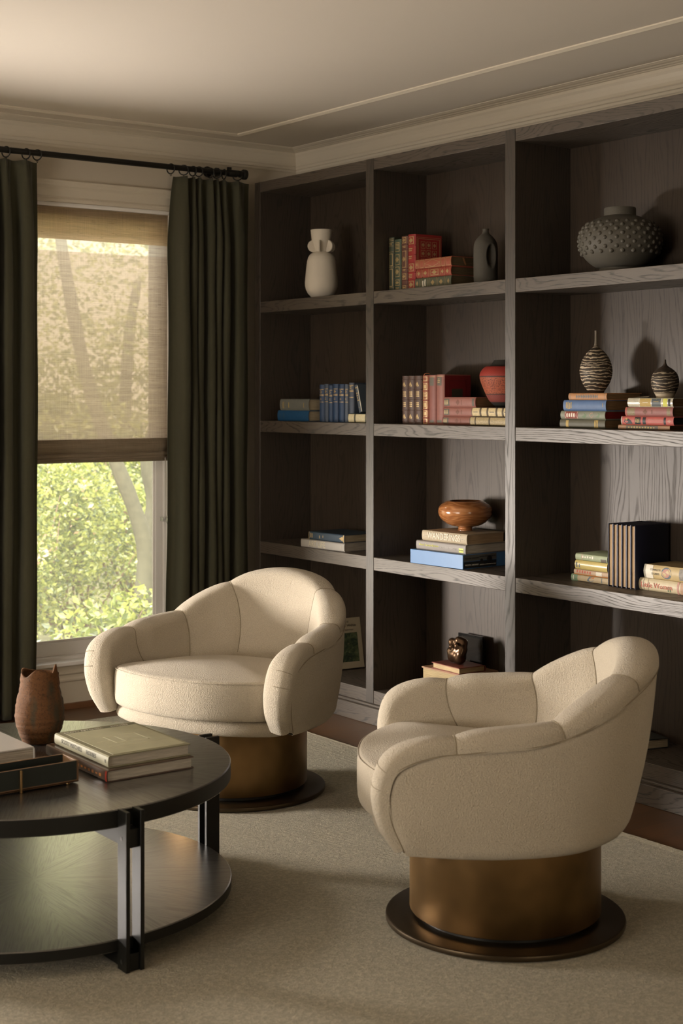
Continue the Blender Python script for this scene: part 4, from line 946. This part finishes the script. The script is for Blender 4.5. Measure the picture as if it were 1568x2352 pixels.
# stack below the sculpture
book('thick old tan book at the bottom of the pile under the bronze sculpture', 4.02, 4.615, S[0], .070, .27, .20, (.20, .11, .055), 'tan', False, name='book')
ob = book('old tan leather book with rough page edges under the red one', 4.225, 4.890, S[0]+.0705, .064, .265, .20, (.30, .165, .09), pages_mat('rough_tan_pages', (.46, .36, .20)), False, rz=PI, c=.006)
rb = book('thin red-brown leather book directly under the bronze sculpture', 4.172, 4.822, S[0]+.135, .026, .185, .142, (.20, .045, .025), pages_mat('cream_tan_pages', (.56, .42, .24)), False, rz=PI-.05, c=.0028)
ZSC = S[0]+.135+.026
book('dark book lying alone on the bottom shelf behind the right armchair', 4.235, 3.86, S[0], .036, .205, .175, (.03, .032, .03), 'cream', False, rz=PI-.25, c=.0028)

# ------------------------------------------------------------------ vases, bowl, sculpture
def smooth_prof(p, n=70): return [tuple(cr(p, i/(n-1))) for i in range(n)]
# white vase with fins round its neck
u = .000174; Z0 = 2160
wv = thing('finned_vase', 'matte white bottle vase with round fins on its neck, top-left cell', 'vase', (4.045, 5.652, S[3]))
WC = plain('matte_white_ceramic', (.60, .55, .47), .7, spec=.25, var=.03, bump=.05)
m = MB(); pr = [(.004, 0), (240*u, 0)]+[(r*u, (Z0-y)*u) for r, y in [(290, 2110), (365, 2030), (415, 1930), (440, 1830), (444, 1730), (432, 1580), (408, 1350), (385, 1160), (355, 1055), (310, 985), (240, 940), (190, 915), (180, 890), (200, 800), (235, 700), (258, 610), (275, 460), (290, 345), (291, 325), (283, 318), (272, 330), (255, 460), (235, 620), (190, 800), (3, 860)]]
m.lathe(pr, 72, cap=False); m.build('vase_body', WC, wv, smooth=50)
for k in range(6):
    a0 = math.radians(-143+60*k+8); m = MB(); R_ = Matrix.Rotation(a0, 4, 'Z'); th = 26*u
    vs = []; n = 24; cz = (Z0-765)*u; rx = 165*u; rz_ = 158*u; cx_ = 225*u
    for s_ in (-th, th):
        for i in range(n+1): a = -PI/2+PI*i/n; vs.append((cx_+rx*math.cos(a)**.9 if math.cos(a) > 0 else cx_, s_*.9, cz+rz_*math.sin(a)))
        vs.append((cx_-70*u, s_, cz+rz_)); vs.append((cx_-90*u, s_, cz-rz_))
    N = n+3; fs = [tuple(range(N)), tuple(range(2*N-1, N-1, -1))]+[(i, (i+1) % N, N+(i+1) % N, N+i) for i in range(N)]
    m.add(vs, fs, R_); m.build('neck_fin', WC, wv, bevel=.002)
# dark bottle with a hollow in its side
bt = thing('bottle_vase', 'charcoal clay bottle with a round hollow in its side beside the russet books', 'vase', (4.10, 4.568, S[3]), (0, 0, .30))
CLAY = plain('charcoal_clay', (.085, .078, .066), .8, spec=.25, var=.1, nscale=60, bump=.15, bs=300)
m = MB(); NS, NH = 96, 110
bp2 = [(.001, .0), (.042, .0), (.050, .006), (.0525, .030), (.053, .10), (.0525, .150), (.048, .176), (.034, .196), (.018, .210), (.0135, .218), (.0135, .226), (.0145, .231), (.0125, .2315), (.010, .228), (.010, .20)]
def PB(i, j):
    a = 2*PI*i/(NS-1); r, z = cr(bp2, j/(NH-1)); p = Vector((r*math.cos(a), r*math.sin(a)*.92, z))
    da = (a-math.radians(-118)+PI) % (2*PI)-PI; d = math.hypot(da*.052/.021, (z-.118)/.044)
    if r > .03: k = 0 if d > 1.15 else (1-(d/1.15)**2)**1.2; rim_ = math.exp(-((d-1.1)/.16)**2)*.0022; q = (1-.62*k)+rim_/r; p.x *= q; p.y *= q
    return p
m.grid(PB, NS, NH); m.build('bottle_body', CLAY, bt, smooth=True, weld=.00008)
# studded vase
u = .000277; Z0 = 1068
kv = thing('studded_vase', 'squat dark grey vase covered in round studs on the top shelf', 'vase', (4.092, 3.818, S[3]), (0, 0, .1))
KC = NT('dark_stoneware'); nn_ = KC.noise(KC.map(), 190, 3, .7); n3_ = KC.noise(KC.map(), 9, 2)
KC = KC.bsdf(KC.mix(KC.math('MULTIPLY', KC.ramp(nn_, [(.6, 0.), (.75, 1.)]), KC.ramp(n3_, [(.45, 0.), (.6, .7)])), (.085, .078, .064), (.26, .25, .23)), .58, 0, .4, KC.bump(nn_, .2, .0008))
kp = [(r*u, (Z0-y)*u) for r, y in [(290, 1068), (285, 1040), (272, 1020), (283, 1002), (330, 985), (400, 935), (460, 875), (508, 810), (541, 735), (550, 660), (545, 590), (522, 520), (478, 450), (415, 395), (330, 348), (250, 318), (212, 305)]]
m = MB(); m.lathe([(.004, 0)]+smooth_prof(kp, 60)+[(211*u, (Z0-300)*u), (211*u, (Z0-212)*u), (205*u, (Z0-198)*u), (190*u, (Z0-200)*u), (185*u, (Z0-300)*u), (3*u, (Z0-320)*u)], 96, cap=False); m.build('vase_body', KC, kv, smooth=40)
def kr(z):
    for (r0, z0), (r1, z1) in zip(kp, kp[1:]):
        if z0 <= z <= z1: return lerp(r0, r1, (z-z0)/(z1-z0)), (r1-r0)/(z1-z0)
    return kp[-1][0], 0
m = MB(); cnt = 22
for row, y_ in enumerate([415, 465, 520, 578, 636, 694, 752, 808]):
    z = (Z0-y_)*u; r, sl = kr(z); sr = (33+3*math.sin(row))*u*.95
    for k in range(cnt):
        a = 2*PI*(k+.5*(row % 2))/cnt; c_ = Vector((r*math.cos(a), r*math.sin(a), z)); nrm = Vector((math.cos(a), math.sin(a), -sl)).normalized()
        q = nrm.to_track_quat('Z', 'Y'); Mx = Matrix.Translation(c_-nrm*sr*.15) @ q.to_matrix().to_4x4()
        m.lathe([(sr, 0), (sr*.92, sr*.32), (sr*.66, sr*.66), (sr*.3, sr*.84), (.0002, sr*.9)], 14, Mx, cap=False)
so = m.build('studs', KC, kv, smooth=True); so['kind'] = 'stuff'
# striped bottle vases
def striped(name, seed, white_base):
    a = NT(name); v = a.map(); sx = a.n('SeparateXYZ'); a.l(v, sx.inputs[0])
    wv_ = a.noise(a.map(scale=(9, 9, 22), loc=(seed, 0, 0)), 1, 3, .6); w2 = a.noise(a.map(scale=(40, 40, 190), loc=(0, seed, 0)), 1, 3, .7, .5)
    zz = a.math('ADD', a.math('MULTIPLY', sx.outputs[2], 560.), a.math('MULTIPLY', wv_, 20.)); zz = a.math('ADD', zz, a.math('MULTIPLY', w2, 5.))
    s_ = a.math('SINE', zz); f = a.ramp(s_, [(.0, 0.), (.50, 0.), (.66, 1.)]) if not white_base else a.ramp(s_, [(.0, 0.), (.62, 0.), (.80, .8)])
    f = a.math('MULTIPLY', f, a.ramp(w2, [(.32, .15), (.46, 1.)]))
    c = a.mix(f, (.035, .026, .019), (.52, .43, .31)); c = a.mix(a.ramp(w2, [(.60, 0.), (.70, .5)]), c, (.25, .12, .05))
    if white_base: c = a.mix(a.ramp(sx.outputs[2], [(.013, 1.), (.020, 0.)]), c, (.50, .42, .31)); c = a.mix(a.ramp(sx.outputs[2], [(.095, 0.), (.105, 1.)]), c, (.04, .028, .02))
    else: c = a.mix(a.ramp(sx.outputs[2], [(.008, 1.), (.012, 0.)]), c, (.05, .03, .018)); c = a.mix(a.ramp(sx.outputs[2], [(.172, 0.), (.182, 1.)]), c, (.14, .115, .085))
    return a.bsdf(c, .55, 0, .35, a.bump(w2, .15, .0005))
u = .0003227
tv = thing('stemmed_vase', 'tall egg-shaped black and cream striped vase with a thin stem neck', 'vase', (4.095, 3.942, ZS2+.0003))
m = MB(); m.lathe([(.002, 0)]+smooth_prof([(r*u, (828-y)*u) for r, y in [(90, 828), (98, 805), (115, 780), (142, 740), (163, 700), (180, 650), (190, 595), (189, 550), (180, 500), (163, 450), (138, 400), (100, 350), (66, 320), (40, 298), (26, 275), (19, 240), (17, 200), (16, 150), (17, 98)]], 90)+[(12*u, (828-97)*u), (11*u, (828-140)*u)], 64, cap=False); m.build('vase_body', striped('nerikomi_stripes', 3.1, False), tv, smooth=50)
u = .000306
sv = thing('stemmed_vase', 'small round brown and cream streaked vase with a short stem neck', 'vase', (4.082, 3.592, ZS2B+.0003))
m = MB(); m.lathe([(.002, 0)]+smooth_prof([(r*u, (866-y)*u) for r, y in [(98, 866), (110, 835), (128, 800), (147, 755), (160, 705), (160, 650), (147, 600), (122, 560), (85, 527), (50, 505), (28, 485), (18, 465), (14, 440), (13, 418)]], 80)+[(9*u, (866-417)*u), (8*u, (866-440)*u)], 64, cap=False); m.build('vase_body', striped('nerikomi_brown', 8.7, True), sv, smooth=50)
# red textured vase
u = .000316
rv = thing('textured_vase', 'red and orange scaly vase with black rim and foot, second shelf middle cell', 'vase', (4.113, 4.454, S[2]+.0740))
def redvase():
    a = NT('red_scaled_ceramic'); sx = a.n('SeparateXYZ'); a.l(a.map(), sx.inputs[0]); z = sx.outputs[2]
    th = a.math('ARCTAN2', sx.outputs[1], sx.outputs[0])
    d1 = a.math('SINE', a.math('ADD', a.math('MULTIPLY', th, 26.), a.math('MULTIPLY', z, 420.))); d2 = a.math('SINE', a.math('SUBTRACT', a.math('MULTIPLY', th, 26.), a.math('MULTIPLY', z, 420.)))
    g = a.math('MULTIPLY', d1, d2); vo = a.n('TexVoronoi'); vo.inputs['Scale'].default_value = 260; a.l(a.map(scale=(1, 1, 1.3)), vo.inputs[0])
    groove = a.ramp(a.math('ABSOLUTE', a.math('MINIMUM', a.math('ABSOLUTE', d1), a.math('ABSOLUTE', d2))), [(0., 1.), (.22, 0.)])
    cel = a.ramp(vo.outputs[0], [(.45, 0.), (.75, 1.)])
    up = a.ramp(z, [(.1240, 0.), (.1245, 1.)]); lo = a.ramp(z, [(.0530, 1.), (.0535, 0.)])
    c = a.mix(up, a.mix(lo, (.34, .085, .040), (.19, .042, .034)), (.27, .026, .017))
    dark = a.mix(a.math('MAXIMUM', up, lo), cel, groove)
    c = a.mix(a.math('MULTIPLY', dark, .8), c, (.07, .018, .012))
    ln = a.math('MAXIMUM', a.ramp(a.math('ABSOLUTE', a.math('SUBTRACT', z, .1245)), [(.0012, 1.), (.0016, 0.)]), a.ramp(a.math('ABSOLUTE', a.math('SUBTRACT', z, .0532)), [(.0004, 1.), (.0007, 0.)]))
    blk_ = a.math('MAXIMUM', a.ramp(z, [(.1665, 0.), (.1670, 1.)]), a.ramp(z, [(.0208, 1.), (.0212, 0.)])); c = a.mix(a.math('MAXIMUM', ln, blk_), c, (.020, .018, .015))
    h = a.mix(blk_, dark, (0, 0, 0)); return a.bsdf(c, .62, 0, .35, a.bump(h, -.6, .0015))
m = MB(); m.lathe([(.002, 0)]+smooth_prof([(r*u, (697-y)*u) for r, y in [(140, 697), (150, 690), (200, 640), (235, 600), (270, 530), (305, 450), (335, 370), (350, 300), (335, 240), (285, 180), (215, 155), (165, 95), (160, 88)]], 60)+[(150*u, (697-92)*u), (180*u, (697-170)*u)], 96, cap=False); m.build('vase_body', redvase(), rv, smooth=50)
# turned wooden bowl
u = .000609
bw = thing('wooden_bowl', 'polished turned wooden bowl with a closed-in rim on the stacked art books', 'bowl', (4.118, 4.715, ZBW+.0005))
def bowlwood():
    a = NT('turned_walnut'); v = a.map(scale=(.7, .7, 3.2)); n = a.noise(v, 8, 2, .5, .4); sx = a.n('SeparateXYZ'); a.l(v, sx.inputs[0])
    s_ = a.math('MULTIPLY_ADD', a.math('SINE', a.math('ADD', a.math('MULTIPLY', n, 40.), a.math('MULTIPLY', sx.outputs[2], 60.))), .5, .5)
    c = a.mix(s_, (.20, .075, .026), (.44, .205, .08)); c = a.mix(a.noise(v, 60, 3), c, (.30, .11, .035))
    return a.bsdf(c, .16, 0, .55, coat=.4)
m = MB(); m.lathe([(.002, 0), (54*u, 0)]+smooth_prof([(r*u, (286-y)*u) for r, y in [(54, 282), (48, 266), (62, 258), (100, 250), (140, 230), (172, 200), (187, 165), (182, 128), (160, 103), (130, 86), (115, 81)]], 50)+[(108*u, (286-83)*u), (135*u, (286-105)*u), (165*u, (286-150)*u), (120*u, (286-225)*u), (2*u, (286-235)*u)], 96, cap=False); m.build('bowl_body', bowlwood(), bw, smooth=50)
# bronze sculpture of intertwined rounded forms
su = thing('bronze_sculpture', 'small polished brown bronze of knotted rounded forms on the red-brown book', 'sculpture', (4.100, 4.735, ZSC))
mb = bpy.data.metaballs.new('tmpm'); mb.resolution = .006; mb.render_resolution = .006; mb.threshold = .55
for x_, y_, z_, r_ in [(-.012, .022, .024, .030), (-.010, -.018, .022, .031), (.012, .004, .024, .030), (-.018, .034, .046, .018), (-.020, .006, .038, .020), (-.022, -.006, .052, .016), (-.006, -.026, .058, .028), (.002, .020, .068, .030), (-.012, .030, .084, .020), (-.004, -.004, .092, .022), (.006, -.022, .086, .022), (-.018, -.030, .040, .018), (.012, .0, .07, .026), (-.026, .018, .066, .013), (-.026, -.016, .074, .014)]:
    e = mb.elements.new(); e.co = (x_, y_, z_); e.radius = r_*1.42
mo = bpy.data.objects.new('tmpm', mb); C.objects.link(mo); bpy.context.view_layer.update()
me = bpy.data.meshes.new_from_object(mo.evaluated_get(bpy.context.evaluated_depsgraph_get())); C.objects.unlink(mo); bpy.data.objects.remove(mo)
zmin = min(v.co.z for v in me.vertices)
for v in me.vertices: v.co.z -= zmin
me.shade_smooth(); BRS = plain('polished_brown_bronze', (.11, .065, .038), .24, metal=.85, var=.35, nscale=25); me.materials.clear(); me.materials.append(BRS)
link(bpy.data.objects.new('bronze_body', me), su)
pf = thing('picture_frame', 'small glossy black frame leaning behind the bronze sculpture', 'picture frame', (4.205, 4.862, S[0]+.1345)); pf.rotation_euler = (0, 0, 0)
m = MB(); m.box(0, .012, -.155, .0, .0, .130); m.build('frame', plain('gloss_black', (.008, .008, .008), .12, spec=.6), pf, bevel=.0015)
m = MB(); m.box(-.0006, 0, -.145, -.010, .010, .120); m.build('glazing', plain('black_glass', (.015, .014, .013), .05, spec=.8), pf)

# ------------------------------------------------------------------ garden outside
def leafm(name, c, t_=.5):
    a = NT(name); n = a.noise(a.map(), 14, 2); cc = a.mix(n, tuple(x*.7 for x in c), tuple(min(1, x*1.35) for x in c))
    d = a.n('BsdfDiffuse'); t = a.n('BsdfTranslucent'); g = a.n('BsdfGlossy'); g.inputs['Roughness'].default_value = .35; a.l(cc, d.inputs[0]); a.l(a.mix(.4, cc, (min(1, c[0]*1.6), min(1, c[1]*1.5), c[2]*.6)), t.inputs[0])
    x = a.n('MixShader'); x.inputs[0].default_value = t_; a.l(d.outputs[0], x.inputs[1]); a.l(t.outputs[0], x.inputs[2])
    y = a.n('MixShader'); y.inputs[0].default_value = .06; a.l(x.outputs[0], y.inputs[1]); a.l(g.outputs[0], y.inputs[2]); a.l(y.outputs[0], a.out.inputs[0]); return a.m
LV = [leafm('leaf_mid_green', (.17, .21, .06)), leafm('leaf_yellow_green', (.38, .41, .13)), leafm('leaf_deep_green', (.085, .11, .045)), leafm('petal_pink', (.75, .50, .42), .3)]
BRK = plain('grey_bark', (.085, .078, .052), .9, var=.4, nscale=25, bump=.6, bs=40)
TWIG = plain('twig_brown', (.20, .13, .09), .9)
def foliage(name, label, cat, x, y, z0, rx, ry, h, n, size, mix_, flowers=0, seed=1, stems=14, fl_side=None, group=None, shell=.55):
    r = random.Random(seed); t = thing(name, label, cat, (x, y, z0), group=group)
    m = MB(); mats = []
    lob = [(r.uniform(-.6, .6)*rx, r.uniform(-.6, .6)*ry, r.uniform(.35, .75)*h, r.uniform(.32, .55)) for _ in range(11)]
    for i in range(n):
        lx, ly, lz, lr = r.choice(lob)
        a = r.uniform(0, 2*PI); b = math.asin(r.uniform(-.75, 1)); q = r.uniform(shell, 1)**.5
        p = Vector((lx+rx*lr*q*math.cos(a)*math.cos(b), ly+ry*lr*q*math.sin(a)*math.cos(b), max(.02, lz+h*lr*.75*q*math.sin(b))))
        fl = flowers and p.z > h*.55 and r.random() < flowers*(1 if fl_side is None or (p.x-lx*0)*fl_side > 0 else .12)
        s = size*r.uniform(.6, 1.35)*(1.1 if fl else 1)
        d = Vector((r.uniform(-1, 1), r.uniform(-1, 1), r.uniform(-.35, .9))).normalized(); e = d.cross(Vector((r.uniform(-1, 1), r.uniform(-1, 1), r.uniform(-1, 1)))).normalized(); nn = d.cross(e)
        k = len(m.v); m.v += [tuple(p), tuple(p+d*s*.5+e*s*.26+nn*s*.06), tuple(p+d*s), tuple(p+d*s*.5-e*s*.26+nn*s*.06)]
        m.f += [(k, k+1, k+2), (k, k+2, k+3)]
        u_ = r.random(); mi = 3 if fl else (0 if u_ < mix_[0] else 1 if u_ < mix_[0]+mix_[1] else 2); mats += [mi, mi]
    o = m.build('foliage', LV, t, fixn=False)
    o.data.polygons.foreach_set('material_index', mats)
    m = MB()
    for i in range(stems):
        lx, ly, lz, lr = lob[i % len(lob)]; b_ = Vector((r.uniform(-.15, .15)*rx, r.uniform(-.15, .15)*ry, 0)); c_ = Vector((lx*1.1, ly*1.1, lz*1.15))
        m.tube([b_, b_.lerp(c_, .35)+Vector((r.uniform(-.05, .05), r.uniform(-.05, .05), .06)), b_.lerp(c_, .7)+Vector((r.uniform(-.06, .06), 0, .05)), c_], [.014, .010, .007, .003], 5)
    m.build('stems', TWIG, t, smooth=True); return t
m = MB(); m.box(-8, 22, YW+TH+.01, 34, -.9, -.62); g_ = m.build('ground', plain('leaf_littered_ground', (.13, .12, .06), .95, var=.5, nscale=7)); struct(g_)
foliage('azalea_shrub', 'flowering shrub with pale pink blossoms at the left of the window view', 'shrub', 4.35, 9.7, -.62, .85, .8, 1.65, 11000, .042, (.40, .50), .42, 11, fl_side=-1)
foliage('garden_shrub', 'bright yellow-green leafy shrub in the middle of the window view', 'shrub', 5.25, 10.6, -.62, .95, .8, 1.75, 12000, .045, (.35, .55), 0, 12)
foliage('garden_shrub', 'low broad-leaved shrub nearest the window glass', 'shrub', 4.55, 8.6, -.62, .6, .4, .72, 2800, .062, (.35, .50), 0, 13, shell=.2)
foliage('garden_shrub', 'darker shrub behind the two grey trunks outside', 'shrub', 6.35, 11.6, -.62, 1.2, .9, 2.0, 11000, .05, (.45, .35), 0, 14)
foliage('garden_shrub', 'tall hedge-like shrub far behind in the garden', 'shrub', 6.0, 14.6, -.62, 2.6, .9, 2.7, 16000, .075, (.40, .50), 0, 15)
def tree(label, pts, rad, seed, crown):
    t = thing('garden_tree', label, 'tree', (pts[0][0], pts[0][1], -.62)); m = MB(); pp = [Vector(cr(pts, i/23)) for i in range(24)]
    m.tube([p-Vector(t.location) for p in pp], [lerp(rad, rad*.55, i/23)*(1+.05*math.sin(i*1.7+seed)) for i in range(24)], 14); m.build('trunk', BRK, t, smooth=True)
    cx_, cy_, cz_, rx, h, n = crown; r = random.Random(seed); m = MB(); mats = []
    for i in range(n):
        a = r.uniform(0, 2*PI); b = math.asin(r.uniform(-1, 1)); q = r.uniform(.3, 1)**.5
        p = Vector((cx_+rx*q*math.cos(a)*math.cos(b), cy_+rx*.8*q*math.sin(a)*math.cos(b), cz_+h*q*math.sin(b)))-Vector(t.location); s = .07*r.uniform(.6, 1.3)
        d = Vector((r.uniform(-1, 1), r.uniform(-1, 1), r.uniform(-.8, .4))).normalized(); e = d.cross(Vector((r.uniform(-1, 1), r.uniform(-1, 1), r.uniform(-1, 1)))).normalized()
        k = len(m.v); m.v += [tuple(p), tuple(p+d*s*.5+e*s*.28), tuple(p+d*s), tuple(p+d*s*.5-e*s*.28)]; m.f.append((k, k+1, k+2, k+3)); mats.append(0 if r.random() < .4 else 1)
    o = m.build('crown', LV, t, fixn=False); o.data.polygons.foreach_set('material_index', mats)
tree('leaning grey tree trunk crossing the middle of the window view', [(4.92, 9.0, -.62), (4.925, 9.0, -.1), (4.955, 9.0, .36), (4.86, 9.0, .68), (4.72, 9.0, 1.0), (4.55, 9.05, 1.5), (4.42, 9.1, 2.2), (4.3, 9.2, 3.2)], .066, 1, (4.2, 9.4, 3.9, 1.2, .8, 300))
tree('second grey trunk standing at the right edge of the window view', [(4.96, 9.15, -.62), (5.02, 9.15, .0), (5.075, 9.15, .45), (5.10, 9.15, .72), (5.05, 9.15, .98), (5.16, 9.15, 1.4), (5.25, 9.2, 2.3), (5.3, 9.2, 3.3)], .062, 2, (5.5, 9.6, 4.1, 1.3, .8, 300))
tree('slim tree with a yellow-green crown far behind the shrubs', [(6.9, 16, -.62), (6.95, 16, 1), (6.9, 16, 3), (7.0, 16, 4.5)], .10, 3, (6.9, 16, 4.3, 2.3, 1.9, 6500))
tree('low spreading tree seen through the blind above the hedge', [(7.3, 13.6, -.62), (7.25, 13.6, 1), (7.3, 13.6, 2), (7.4, 13.6, 2.6)], .08, 4, (6.9, 13.6, 2.75, 1.9, 1.0, 5500))
